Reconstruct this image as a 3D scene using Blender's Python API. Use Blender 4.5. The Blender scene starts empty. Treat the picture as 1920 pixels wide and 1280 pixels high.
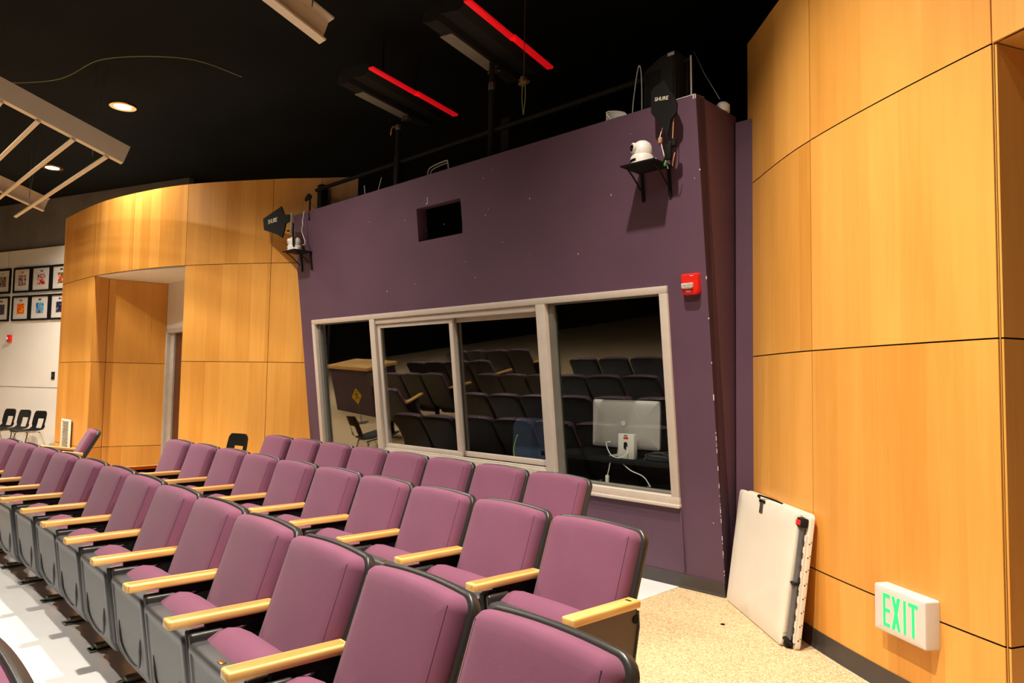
import bpy, bmesh, math, random
from mathutils import Vector, Matrix
random.seed(7)
PI = math.pi
SC = bpy.context.scene
COL = SC.collection
V = Vector

# ---------------------------------------------------------------- camera, world, exposure
EYE = V((0, 0, 1.4298))
_p, _r = math.radians(3.3797), math.radians(0.9276)
_F = V((0, math.cos(_p), math.sin(_p))); _U0 = V((0, -math.sin(_p), math.cos(_p))); _R0 = V((1, 0, 0))
_R = _R0 * math.cos(_r) + _U0 * math.sin(_r)
_Up = _U0 * math.cos(_r) - _R0 * math.sin(_r)
cd = bpy.data.cameras.new('camera'); cam = bpy.data.objects.new('camera', cd); COL.objects.link(cam)
cd.sensor_width = 36; cd.lens = 1344.03 / 1920 * 36; cd.clip_start = 0.05; cd.clip_end = 100
cam.matrix_world = Matrix(((_R.x, _Up.x, -_F.x, EYE.x), (_R.y, _Up.y, -_F.y, EYE.y), (_R.z, _Up.z, -_F.z, EYE.z), (0, 0, 0, 1)))
SC.camera = cam
W = bpy.data.worlds.new('world'); SC.world = W; W.use_nodes = True
W.node_tree.nodes['Background'].inputs[0].default_value = (0.9, 0.93, 1, 1)
W.node_tree.nodes['Background'].inputs[1].default_value = 0.02
SC.view_settings.view_transform = 'Standard'; SC.view_settings.look = 'None'
SC.view_settings.exposure = 0.86; SC.view_settings.gamma = 1.0; SC.view_settings.use_curve_mapping = False
try:
    SC.cycles.max_bounces = 8; SC.cycles.transparent_max_bounces = 12; SC.cycles.glossy_bounces = 4
    SC.cycles.sample_clamp_indirect = 6; SC.cycles.use_denoising = True
except Exception: pass
CEIL = 5.0
LIGHT_COL = (1.0, 0.885, 0.74)
# downlights: a line parallel to the booth wall, and further lines towards the stage, mostly added fill
# x, y, power, cone
DOWNLIGHTS = [(0.25, 3.35, 450, 117), (-3.25, 6.10, 480, 130), (-5.17, 9.24, 380, 130), (-7.90, 12.06, 650, 140),  # second lamp is unseen, added to brighten the left wood wall
              (-0.60, 1.62, 860, 126), (-4.9, 4.4, 260, 150), (-7.2, 7.1, 900, 150), (1.2, 0.3, 40, 140), (-10.3, 10.4, 600, 140)]  # after the first of these, unseen lamps added for fill

# ---------------------------------------------------------------- materials
def srgb(r, g, b):
    f = lambda c: (c / 12.92 if c <= 0.04045 else ((c + 0.055) / 1.055) ** 2.4)
    return (f(r / 255), f(g / 255), f(b / 255), 1)
def nmat(name):
    m = bpy.data.materials.new(name); m.use_nodes = True
    nt = m.node_tree; b = nt.nodes['Principled BSDF']
    return m, nt, b
def mat(name, col, rough=.5, metal=0, var=0.08, vscale=8, bump=0, bscale=200, spec=.5, sheen=0, emit=None, estr=0, coat=0):
    m, nt, b = nmat(name); N = nt.nodes.new; L = nt.links.new
    b.inputs['Roughness'].default_value = rough; b.inputs['Metallic'].default_value = metal
    b.inputs['Specular IOR Level'].default_value = spec
    b.inputs['Sheen Weight'].default_value = sheen; b.inputs['Coat Weight'].default_value = coat
    b.inputs['Sheen Roughness'].default_value = .4
    tc = N('ShaderNodeTexCoord')
    n = N('ShaderNodeTexNoise'); n.inputs['Scale'].default_value = vscale; n.inputs['Detail'].default_value = 4
    L(tc.outputs['Object'], n.inputs['Vector'])
    r = N('ShaderNodeValToRGB'); r.color_ramp.elements[0].position = .3; r.color_ramp.elements[1].position = .7
    a = 1 - var
    r.color_ramp.elements[0].color = (col[0] * a, col[1] * a, col[2] * a, 1)
    r.color_ramp.elements[1].color = (min(1, col[0] * (1 + var)), min(1, col[1] * (1 + var)), min(1, col[2] * (1 + var)), 1)
    L(n.outputs['Fac'], r.inputs[0]); L(r.outputs[0], b.inputs['Base Color'])
    if bump:
        n2 = N('ShaderNodeTexNoise'); n2.inputs['Scale'].default_value = bscale; n2.inputs['Detail'].default_value = 3
        L(tc.outputs['Object'], n2.inputs['Vector'])
        bp = N('ShaderNodeBump'); bp.inputs['Strength'].default_value = bump; bp.inputs['Distance'].default_value = .002
        L(n2.outputs['Fac'], bp.inputs['Height']); L(bp.outputs[0], b.inputs['Normal'])
    if emit:
        b.inputs['Emission Color'].default_value = emit; b.inputs['Emission Strength'].default_value = estr
    return m
def wood_panel_mat():
    m, nt, b = nmat('maple_panel'); N = nt.nodes.new; L = nt.links.new
    uv = N('ShaderNodeUVMap'); uv.uv_map = 'UVMap'
    at = N('ShaderNodeAttribute'); at.attribute_name = 'rnd'
    # wide veneer leaves (random tone per 0.2 m strip)
    sep = N('ShaderNodeSeparateXYZ'); L(uv.outputs[0], sep.inputs[0])
    ad = N('ShaderNodeMath'); ad.operation = 'MULTIPLY_ADD'; L(at.outputs['Fac'], ad.inputs[0]); ad.inputs[1].default_value = 37.0; L(sep.outputs[0], ad.inputs[2])
    dv = N('ShaderNodeMath'); dv.operation = 'DIVIDE'; L(ad.outputs[0], dv.inputs[0]); dv.inputs[1].default_value = .205
    fl = N('ShaderNodeMath'); fl.operation = 'FLOOR'; L(dv.outputs[0], fl.inputs[0])
    cmb = N('ShaderNodeCombineXYZ'); L(fl.outputs[0], cmb.inputs[0]); L(at.outputs['Fac'], cmb.inputs[1])
    wn = N('ShaderNodeTexWhiteNoise'); wn.noise_dimensions = '2D'; L(cmb.outputs[0], wn.inputs['Vector'])
    # grain: noise stretched in height
    mp = N('ShaderNodeMapping'); mp.inputs['Scale'].default_value = (22, 1.0, 1); 
    cb2 = N('ShaderNodeCombineXYZ'); L(ad.outputs[0], cb2.inputs[0]); L(sep.outputs[1], cb2.inputs[1]); L(at.outputs['Fac'], cb2.inputs[2])
    L(cb2.outputs[0], mp.inputs[0])
    g = N('ShaderNodeTexNoise'); g.inputs['Scale'].default_value = 1.0; g.inputs['Detail'].default_value = 5; g.inputs['Distortion'].default_value = 1.2
    L(mp.outputs[0], g.inputs['Vector'])
    mp2 = N('ShaderNodeMapping'); mp2.inputs['Scale'].default_value = (3.2, .8, 1); L(cb2.outputs[0], mp2.inputs[0])
    g2 = N('ShaderNodeTexNoise'); g2.inputs['Scale'].default_value = 1.0; g2.inputs['Detail'].default_value = 3; L(mp2.outputs[0], g2.inputs['Vector'])
    mx = N('ShaderNodeMath'); mx.operation = 'MULTIPLY_ADD'; L(wn.outputs[0], mx.inputs[0]); mx.inputs[1].default_value = .30; 
    s1 = N('ShaderNodeMath'); s1.operation = 'MULTIPLY_ADD'; L(g.outputs['Fac'], s1.inputs[0]); s1.inputs[1].default_value = .30
    s2 = N('ShaderNodeMath'); s2.operation = 'MULTIPLY'; L(g2.outputs['Fac'], s2.inputs[0]); s2.inputs[1].default_value = .45
    L(s2.outputs[0], s1.inputs[2]); L(s1.outputs[0], mx.inputs[2])
    r = N('ShaderNodeValToRGB'); e = r.color_ramp.elements
    e[0].position = .20; e[0].color = srgb(206, 138, 54); e[1].position = .88; e[1].color = srgb(244, 180, 90)
    L(mx.outputs[0], r.inputs[0])
    # rare dark mineral streaks
    mp3 = N('ShaderNodeMapping'); mp3.inputs['Scale'].default_value = (16, 1.6, 1); L(cb2.outputs[0], mp3.inputs[0])
    g3 = N('ShaderNodeTexNoise'); g3.inputs['Scale'].default_value = 1; g3.inputs['Detail'].default_value = 2; L(mp3.outputs[0], g3.inputs['Vector'])
    r3 = N('ShaderNodeValToRGB'); r3.color_ramp.elements[0].position = .735; r3.color_ramp.elements[1].position = .80
    r3.color_ramp.elements[0].color = (0, 0, 0, 1); r3.color_ramp.elements[1].color = (.35, .35, .35, 1); L(g3.outputs['Fac'], r3.inputs[0])
    mxc = N('ShaderNodeMix'); mxc.data_type = 'RGBA'; L(r3.outputs[0], mxc.inputs[0]); L(r.outputs[0], mxc.inputs[6]); mxc.inputs[7].default_value = srgb(120, 66, 22)
    L(mxc.outputs[2], b.inputs['Base Color'])
    b.inputs['Roughness'].default_value = .36; b.inputs['Specular IOR Level'].default_value = .45
    bp = N('ShaderNodeBump'); bp.inputs['Strength'].default_value = .12; bp.inputs['Distance'].default_value = .02
    L(g2.outputs['Fac'], bp.inputs['Height']); L(bp.outputs[0], b.inputs['Normal'])
    return m
def wood_bar_mat():
    m, nt, b = nmat('oiled_beech'); N = nt.nodes.new; L = nt.links.new
    tc = N('ShaderNodeTexCoord'); oi = N('ShaderNodeObjectInfo')
    mp = N('ShaderNodeMapping'); mp.inputs['Scale'].default_value = (60, 4, 60); L(tc.outputs['Object'], mp.inputs[0])
    ad = N('ShaderNodeVectorMath'); ad.operation = 'ADD'; L(mp.outputs[0], ad.inputs[0])
    ml = N('ShaderNodeMath'); ml.operation = 'MULTIPLY'; L(oi.outputs['Random'], ml.inputs[0]); ml.inputs[1].default_value = 50
    L(ml.outputs[0], ad.inputs[1])
    g = N('ShaderNodeTexNoise'); g.inputs['Scale'].default_value = 1; g.inputs['Detail'].default_value = 4; L(ad.outputs[0], g.inputs['Vector'])
    r = N('ShaderNodeValToRGB'); e = r.color_ramp.elements
    e[0].position = .3; e[0].color = srgb(214, 158, 84); e[1].position = .75; e[1].color = srgb(240, 194, 120)
    L(g.outputs['Fac'], r.inputs[0]); L(r.outputs[0], b.inputs['Base Color']); b.inputs['Roughness'].default_value = .35
    return m
def speckle_mat(name, c1, c2, c3, scale, rough=.95, bump=.6):
    m, nt, b = nmat(name); N = nt.nodes.new; L = nt.links.new
    tc = N('ShaderNodeTexCoord')
    v = N('ShaderNodeTexVoronoi'); v.inputs['Scale'].default_value = scale; L(tc.outputs['Object'], v.inputs['Vector'])
    sp = N('ShaderNodeSeparateColor'); L(v.outputs['Color'], sp.inputs[0])
    r = N('ShaderNodeValToRGB'); r.color_ramp.interpolation = 'LINEAR'; e = r.color_ramp.elements
    e[0].position = 0; e[0].color = c1; e[1].position = .5; e[1].color = c2; k = e.new(.95); k.color = c3
    L(sp.outputs[0], r.inputs[0])
    n = N('ShaderNodeTexNoise'); n.inputs['Scale'].default_value = 1.4; n.inputs['Detail'].default_value = 3; L(tc.outputs['Object'], n.inputs['Vector'])
    mr = N('ShaderNodeMapRange'); mr.inputs[3].default_value = .88; mr.inputs[4].default_value = 1.08; L(n.outputs['Fac'], mr.inputs[0])
    mu = N('ShaderNodeMix'); mu.data_type = 'RGBA'; mu.blend_type = 'MULTIPLY'; mu.inputs[0].default_value = 1
    L(r.outputs[0], mu.inputs[6]); L(mr.outputs[0], mu.inputs[7]); L(mu.outputs[2], b.inputs['Base Color'])
    b.inputs['Roughness'].default_value = rough; b.inputs['Specular IOR Level'].default_value = .2
    bp = N('ShaderNodeBump'); bp.inputs['Strength'].default_value = bump; bp.inputs['Distance'].default_value = .003
    L(sp.outputs[1], bp.inputs['Height']); L(bp.outputs[0], b.inputs['Normal'])
    return m
def chipped_paint(name, col, chip, rough=.55):
    m, nt, b = nmat(name); N = nt.nodes.new; L = nt.links.new
    tc = N('ShaderNodeTexCoord')
    n = N('ShaderNodeTexNoise'); n.inputs['Scale'].default_value = 1.6; n.inputs['Detail'].default_value = 4; L(tc.outputs['Object'], n.inputs['Vector'])
    r = N('ShaderNodeValToRGB'); e = r.color_ramp.elements; e[0].position = .3; e[1].position = .7
    e[0].color = (col[0] * .9, col[1] * .92, col[2] * .92, 1); e[1].color = (col[0] * 1.08, col[1] * 1.06, col[2] * 1.08, 1); L(n.outputs['Fac'], r.inputs[0])
    v = N('ShaderNodeTexVoronoi'); v.inputs['Scale'].default_value = 4.2; L(tc.outputs['Object'], v.inputs['Vector'])
    sp = N('ShaderNodeSeparateColor'); L(v.outputs['Color'], sp.inputs[0])
    rad = N('ShaderNodeMath'); rad.operation = 'MULTIPLY'; L(sp.outputs[0], rad.inputs[0]); rad.inputs[1].default_value = .045
    lt = N('ShaderNodeMath'); lt.operation = 'LESS_THAN'; L(v.outputs['Distance'], lt.inputs[0]); L(rad.outputs[0], lt.inputs[1])
    gate = N('ShaderNodeMath'); gate.operation = 'GREATER_THAN'; L(sp.outputs[1], gate.inputs[0]); gate.inputs[1].default_value = .62
    mm = N('ShaderNodeMath'); mm.operation = 'MULTIPLY'; L(lt.outputs[0], mm.inputs[0]); L(gate.outputs[0], mm.inputs[1])
    mx = N('ShaderNodeMix'); mx.data_type = 'RGBA'; L(mm.outputs[0], mx.inputs[0]); L(r.outputs[0], mx.inputs[6]); mx.inputs[7].default_value = chip
    L(mx.outputs[2], b.inputs['Base Color']); b.inputs['Roughness'].default_value = rough; b.inputs['Specular IOR Level'].default_value = .3
    n2 = N('ShaderNodeTexNoise'); n2.inputs['Scale'].default_value = 90; L(tc.outputs['Object'], n2.inputs['Vector'])
    bp = N('ShaderNodeBump'); bp.inputs['Strength'].default_value = .15; bp.inputs['Distance'].default_value = .002; L(n2.outputs['Fac'], bp.inputs['Height']); L(bp.outputs[0], b.inputs['Normal'])
    return m
def glass_mat():
    m, nt, b = nmat('window_glass'); N = nt.nodes.new; L = nt.links.new
    nt.nodes.remove(b)
    t = N('ShaderNodeBsdfTransparent'); t.inputs[0].default_value = (.96, .98, .97, 1)
    g = N('ShaderNodeBsdfGlossy'); g.inputs['Roughness'].default_value = .015; g.inputs['Color'].default_value = (1, 1, 1, 1)
    f = N('ShaderNodeFresnel'); ge = N('ShaderNodeNewGeometry'); mr = N('ShaderNodeMapRange')   # same reflectance at both faces of the thin pane
    mr.inputs[3].default_value = 1.66; mr.inputs[4].default_value = 1 / 1.66; L(ge.outputs['Backfacing'], mr.inputs[0]); L(mr.outputs[0], f.inputs['IOR'])
    mx = N('ShaderNodeMixShader'); L(f.outputs[0], mx.inputs[0]); L(t.outputs[0], mx.inputs[1]); L(g.outputs[0], mx.inputs[2])
    L(mx.outputs[0], nt.nodes['Material Output'].inputs[0]); return m
def print_mat(i, ca, cb, cc):
    m, nt, b = nmat('photo_print_%d' % i); N = nt.nodes.new; L = nt.links.new
    tc = N('ShaderNodeTexCoord'); n = N('ShaderNodeTexNoise'); n.inputs['Scale'].default_value = 14; n.inputs['Detail'].default_value = 5
    mp = N('ShaderNodeMapping'); mp.inputs['Location'].default_value = (i * 3.1, i * 1.7, 0); L(tc.outputs['Object'], mp.inputs[0]); L(mp.outputs[0], n.inputs['Vector'])
    r = N('ShaderNodeValToRGB'); r.color_ramp.interpolation = 'CONSTANT'; e = r.color_ramp.elements
    e[0].position = 0; e[0].color = ca; e[1].position = .47; e[1].color = cb; k = e.new(.56); k.color = cc
    L(n.outputs['Fac'], r.inputs[0]); L(r.outputs[0], b.inputs['Base Color']); b.inputs['Roughness'].default_value = .3
    return m

M = {}
M['panel'] = wood_panel_mat()
M['bar'] = wood_bar_mat()
M['gap'] = mat('dark_reveal', srgb(50, 26, 12), .8)
M['purple_wall'] = chipped_paint('purple_paint', srgb(93, 68, 85), srgb(225, 215, 215))
M['fabric'] = mat('plum_fabric', srgb(120, 73, 96), .85, var=.07, vscale=5, bump=.5, bscale=900, spec=.2, sheen=.12)
M['fabric_seat'] = mat('plum_seat_fabric', srgb(118, 71, 94), .85, var=.07, vscale=5, bump=.5, bscale=900, spec=.2, sheen=.12)
M['thread'] = mat('dark_plum_thread', srgb(62, 34, 50), .8)
M['shell'] = mat('charcoal_plastic', srgb(62, 62, 65), .42, var=.05, bump=.25, bscale=700, spec=.45)
M['black_plastic'] = mat('black_plastic', srgb(42, 41, 40), .35, var=.05, bump=.1, bscale=500)
M['black'] = mat('black_paint', srgb(17, 16, 16), .7, spec=.15)
M['brass'] = mat('brass', srgb(214, 160, 80), .3, 1.0)
M['steel'] = mat('dull_steel', srgb(120, 120, 110), .4, .9)
M['chrome'] = mat('chrome', srgb(200, 200, 200), .15, 1.0)
M['carpet'] = speckle_mat('tan_carpet', srgb(168, 136, 98), srgb(210, 180, 138), srgb(228, 206, 168), 170)
M['vinyl'] = mat('pale_vinyl', srgb(228, 229, 230), .26, var=.04, vscale=2.5, spec=.6, bump=1.0, bscale=3.5)
M['white_wall'] = mat('white_paint', srgb(226, 220, 212), .7, var=.02, vscale=2)
M['dark_wall'] = mat('dark_grey_paint', srgb(116, 110, 106), .85, var=.25, vscale=1.2)
M['black_ceiling'] = mat('black_ceiling', srgb(20, 21, 21), .95, var=.2, vscale=1.0, spec=.1)
M['booth'] = mat('booth_interior', srgb(52, 46, 44), .9, spec=.1)
M['base'] = mat('rubber_base', srgb(62, 56, 54), .45, var=.1, vscale=10)
M['frame'] = mat('aluminium_frame', srgb(205, 192, 180), .45, .15, var=.04)
M['gasket'] = mat('gasket_grey', srgb(110, 108, 100), .6)
M['glass'] = glass_mat()
M['white'] = mat('white_plastic', srgb(214, 208, 202), .4, var=.02)
M['cream'] = mat('cream_plastic', srgb(226, 216, 200), .5, var=.03, vscale=5, bump=.3, bscale=350)
M['cloud'] = mat('cloud_panel_white', srgb(206, 188, 162), .6, var=.03)
M['red'] = mat('red_plastic', srgb(220, 36, 28), .35, var=.04)
M['gel'] = mat('red_strip', srgb(226, 18, 26), .5, var=.1, emit=srgb(226, 18, 26), estr=.28)
M['lens'] = mat('clear_lens', srgb(210, 205, 195), .15, .3, var=.4, vscale=90)
M['dark_lens'] = mat('dark_lens', srgb(12, 12, 14), .08)
M['cable_white'] = mat('white_cable', srgb(222, 220, 212), .5)
M['cable_black'] = mat('black_cable', srgb(26, 26, 26), .5)
M['silver'] = mat('silver_shell', srgb(196, 188, 184), .4, .3, var=.03)
M['fixture'] = mat('fixture_black', srgb(30, 28, 25), .7, spec=.2)
M['fixture_face'] = mat('fixture_face', srgb(120, 112, 100), .7)
M['letter'] = mat('pale_lettering', srgb(225, 220, 190), .5)
M['exit_green'] = mat('green_exit_letters', srgb(20, 200, 90), .4, emit=srgb(30, 235, 100), estr=.9)
M['door'] = mat('dark_door', srgb(92, 52, 26), .5, var=.15)
M['door_frame'] = mat('grey_door_frame', srgb(190, 184, 176), .5)
M['bluegrey'] = mat('blue_grey_cloth', srgb(62, 78, 108), .9)
M['yellow'] = mat('yellow_sign', srgb(240, 190, 30), .5)
M['louver'] = mat('vent_white', srgb(228, 222, 212), .5)
M['grey_tube'] = mat('grey_tube', srgb(104, 104, 108), .4, .3)
M['green'] = mat('green_tape', srgb(60, 150, 80), .5)
M['glow'] = mat('lamp_glow', (1, 1, 1, 1), .5, emit=(1, .93, .82, 1), estr=35)
M['counter'] = mat('counter_plum', srgb(70, 48, 58), .6)

# ---------------------------------------------------------------- mesh helpers
def tag(o, label=None, cat=None, group=None, kind=None):
    if label: o['label'] = label
    if cat: o['category'] = cat
    if group: o['group'] = group
    if kind: o['kind'] = kind
    return o
def obj(name, bm, m, parent=None, smooth=True, angle=35, mw=None):
    bmesh.ops.recalc_face_normals(bm, faces=bm.faces)
    me = bpy.data.meshes.new(name); bm.to_mesh(me); bm.free()
    for mm in (m if isinstance(m, (list, tuple)) else [m]): me.materials.append(mm)
    if smooth:
        for p in me.polygons: p.use_smooth = True
        try: me.set_sharp_from_angle(angle=math.radians(angle))
        except Exception: pass
    o = bpy.data.objects.new(name, me); COL.objects.link(o)
    if parent: o.parent = parent
    if mw is not None: o.matrix_world = mw
    return o
def thing(name, label, cat, mw=None, group=None):
    o = bpy.data.objects.new(name, None); COL.objects.link(o); o.empty_display_size = .1
    if mw is not None: o.matrix_world = mw
    return tag(o, label, cat, group)
def struct(name, bm, m, parent=None, mw=None, smooth=False):
    o = obj(name, bm, m, parent, smooth=smooth, mw=mw)
    if parent is None: o['kind'] = 'structure'
    return o
def box(bm, x0, x1, y0, y1, z0, z1, bev=0, seg=2, mt=None, mi=0):
    vs = [bm.verts.new(V((x, y, z))) for x in (x0, x1) for y in (y0, y1) for z in (z0, z1)]
    fs = [bm.faces.new([vs[i] for i in q]) for q in ((0, 1, 3, 2), (4, 6, 7, 5), (0, 4, 5, 1), (2, 3, 7, 6), (0, 2, 6, 4), (1, 5, 7, 3))]
    for f in fs: f.material_index = mi
    if bev:
        es = list({e for f in fs for e in f.edges})
        r = bmesh.ops.bevel(bm, geom=es, offset=bev, segments=seg, affect='EDGES', profile=.5)
        vs = list({v for f in r['faces'] for v in f.verts} | {v for v in vs if v.is_valid})
    if mt is not None:
        for v in vs: v.co = mt @ v.co
    return vs
def B(): return bmesh.new()
def bx(*a, **k):
    bm = B(); box(bm, *a, **k); return bm
def tube(bm, pts, r, seg=10, cap=True, smooth_n=0):
    pts = [V(p) for p in pts]
    if smooth_n:
        q = []
        P = [pts[0]] + pts + [pts[-1]]
        for i in range(1, len(P) - 2):
            for k in range(smooth_n):
                t = k / smooth_n; a, b_, c, d = P[i - 1], P[i], P[i + 1], P[i + 2]
                q.append(.5 * ((2 * b_) + (c - a) * t + (2 * a - 5 * b_ + 4 * c - d) * t * t + (3 * b_ - a - 3 * c + d) * t ** 3))
        q.append(pts[-1]); pts = q
    rings = []; up = None
    for i, p in enumerate(pts):
        d = (pts[min(i + 1, len(pts) - 1)] - pts[max(i - 1, 0)]).normalized()
        if up is None: up = V((0, 0, 1)) if abs(d.z) < .9 else V((1, 0, 0))
        a = d.cross(up).normalized(); b_ = a.cross(d).normalized(); up = b_
        rr = r[i] if isinstance(r, (list, tuple)) else r
        rings.append([bm.verts.new(p + (a * math.cos(2 * PI * k / seg) + b_ * math.sin(2 * PI * k / seg)) * rr) for k in range(seg)])
    for A, C_ in zip(rings, rings[1:]):
        for k in range(seg): bm.faces.new((A[k], A[(k + 1) % seg], C_[(k + 1) % seg], C_[k]))
    if cap: bm.faces.new(rings[0][::-1]); bm.faces.new(rings[-1])
def lathe(bm, prof, c=(0, 0, 0), seg=28, mi=0, mt=None):
    c = V(c); rings = []
    for r, z in prof: rings.append([bm.verts.new(c + V((max(r, 1e-4) * math.cos(2 * PI * k / seg), max(r, 1e-4) * math.sin(2 * PI * k / seg), z))) for k in range(seg)])
    for A, C_ in zip(rings, rings[1:]):
        for k in range(seg):
            f = bm.faces.new((A[k], A[(k + 1) % seg], C_[(k + 1) % seg], C_[k])); f.material_index = mi
    f1 = bm.faces.new(rings[0][::-1]); f2 = bm.faces.new(rings[-1]); f1.material_index = f2.material_index = mi
    if mt is not None:
        for R_ in rings:
            for v in R_: v.co = mt @ v.co
def rrect(w, h, r, n=6, crown=0, rb=None):
    """outline (x,z) of a rounded rectangle centred on 0; crown lifts the top middle; rb = bottom radius"""
    rb = r if rb is None else rb; pts = []
    for cx, cz, a0, rad in ((w / 2 - r, h / 2 - r, 0, r), (-w / 2 + r, h / 2 - r, 90, r), (-w / 2 + rb, -h / 2 + rb, 180, rb), (w / 2 - rb, -h / 2 + rb, 270, rb)):
        for k in range(n + 1):
            a = math.radians(a0 + 90 * k / n); pts.append((cx + rad * math.cos(a), cz + rad * math.sin(a)))
        if a0 == 0 and crown:
            for k in range(1, 8):
                x = (w / 2 - r) * (1 - 2 * k / 8); pts.append((x, h / 2))
    if crown: pts = [(x, z + (crown * (1 - (2 * x / w) ** 2) if z > 0 else 0)) for x, z in pts]
    return pts
def slab(bm, w, h, r, prof, crown=0, rb=None, fn=None, mi=0, fill=3):
    """rings of a rounded rectangle inset by prof[i][0] at depth y=prof[i][1]; both ends closed by shrinking rings"""
    rings = []; allv = []
    for ins, y in prof:
        o = rrect(w - 2 * ins, h - 2 * ins, max(r - ins, .002), crown=crown, rb=None if rb is None else max(rb - ins, .002))
        ring = [bm.verts.new(V((x, y, z))) for x, z in o]; rings.append(ring); allv += ring
    for A, C_ in zip(rings, rings[1:]):
        n = len(A)
        for k in range(n): bm.faces.new((A[k], A[(k + 1) % n], C_[(k + 1) % n], C_[k])).material_index = mi
    for end in (0, -1):
        prev = rings[end]
        for s in [1 - (j + 1) / (fill + 1) for j in range(fill)]:
            ring = [bm.verts.new(V((v.co.x * s, v.co.y, v.co.z * s))) for v in rings[end]]; allv += ring
            n = len(ring)
            for k in range(n): bm.faces.new((prev[k], prev[(k + 1) % n], ring[(k + 1) % n], ring[k])).material_index = mi
            prev = ring
        bm.faces.new(prev).material_index = mi
    if fn:
        for v in allv: v.co = V(fn(v.co))
    return allv
def prism(bm, pts, a, b_, axis='x', mi=0, bev=0):
    """extrude a 2D polygon; axis x: pts=(y,z), axis y: pts=(x,z), axis z: pts=(x,y)"""
    mk = {'x': lambda p, t: V((t, p[0], p[1])), 'y': lambda p, t: V((p[0], t, p[1])), 'z': lambda p, t: V((p[0], p[1], t))}[axis]
    A = [bm.verts.new(mk(p, a)) for p in pts]; C_ = [bm.verts.new(mk(p, b_)) for p in pts]; n = len(pts)
    fs = [bm.faces.new(A[::-1]), bm.faces.new(C_)] + [bm.faces.new((A[k], A[(k + 1) % n], C_[(k + 1) % n], C_[k])) for k in range(n)]
    for f in fs: f.material_index = mi
    if bev: bmesh.ops.bevel(bm, geom=list({e for f in fs for e in f.edges}), offset=bev, segments=2, affect='EDGES')
def text_obj(txt, size, m, parent, mt, depth=.001, name='lettering'):
    cu = bpy.data.curves.new('t', 'FONT'); cu.body = txt; cu.size = size; cu.extrude = depth; cu.align_x = 'CENTER'; cu.align_y = 'CENTER'
    to = bpy.data.objects.new('t', cu); COL.objects.link(to)
    me = bpy.data.meshes.new_from_object(to.evaluated_get(bpy.context.evaluated_depsgraph_get()))
    bpy.data.objects.remove(to); me.materials.clear(); me.materials.append(m); me.name = name
    me.transform(mt)
    o = bpy.data.objects.new(name, me); COL.objects.link(o); o.parent = parent; return o
def frame_m(o, x, y, z):
    return Matrix(((x[0], y[0], z[0], o[0]), (x[1], y[1], z[1], o[1]), (x[2], y[2], z[2], o[2]), (0, 0, 0, 1)))
def link_copy(root, mw, label, group=None, skip=()):
    r = root.copy(); COL.objects.link(r); r.matrix_world = mw; r['label'] = label
    if group: r['group'] = group
    for ch in root.children:
        if ch.name.split('.')[0] in skip: continue
        c = ch.copy(); COL.objects.link(c); c.parent = r
        for g in ch.children:
            d = g.copy(); COL.objects.link(d); d.parent = c
    return r

# ---------------------------------------------------------------- frames of reference of the booth wall
P0 = V((1.48565, 4.97735, 0)); LEAN = 0.12046
U = V((-0.71408, 0.70006, 0)); Nn = V((-0.70006, -0.71408, 0)); UPV = V((0, 0, 1))
Wv = Nn * math.sin(LEAN) + UPV * math.cos(LEAN); NN = Wv.cross(U)
MW = frame_m(P0, -U, -NN, Wv)        # leaning wall: x=-s, y=into the wall, z=up the slope
def MU(s, out, z=0): return frame_m(P0 + U * s + Nn * out + UPV * z, -U, -Nn, UPV)   # upright, facing the hall
def wall_out(z): return math.tan(LEAN) * z

# ---------------------------------------------------------------- setting: floor, ceiling, dark shell
struct('floor', bx(-17, 7, -7, 19, -.1, 0), M['carpet'])
struct('ceiling', bx(-17, 7, -7, 19, CEIL, CEIL + .1), M['black_ceiling'])
struct('wall_back', bx(-17, 7, 18.9, 19, 0, CEIL), M['black_ceiling'])
struct('wall_front', bx(-17, 7, -7.1, -7, 0, CEIL), M['black_ceiling'])
struct('wall_stage_side', bx(-17.1, -17, -7, 19, 0, CEIL), M['black_ceiling'])
struct('wall_east', bx(7, 7.1, -7, 19, 0, CEIL), M['black_ceiling'])
# pale vinyl laid under the rows of seats (r = along rows to the right, b = backwards)
Rv = -U; Bv = -Nn
def rb(r, b, z=0): return Rv * r + Bv * b + UPV * z
bm = B()
poly = [(-2.78, 4.58), (-2.78, 2.62), (-1.66, 2.62), (-1.66, 1.66), (-.90, 1.66), (-.90, .95), (.2, .95), (.2, -1.2), (-8.2, -1.2), (-8.2, 1.75), (-7.4, 1.75), (-7.4, 4.58)]
vs = [bm.verts.new(rb(r, b, .0)) for r, b in poly]; f = bm.faces.new(vs)
ex = bmesh.ops.extrude_face_region(bm, geom=[f]); bmesh.ops.translate(bm, vec=(0, 0, .004), verts=[v for v in ex['geom'] if isinstance(v, bmesh.types.BMVert)])
struct('floor_vinyl', bm, M['vinyl'])

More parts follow.
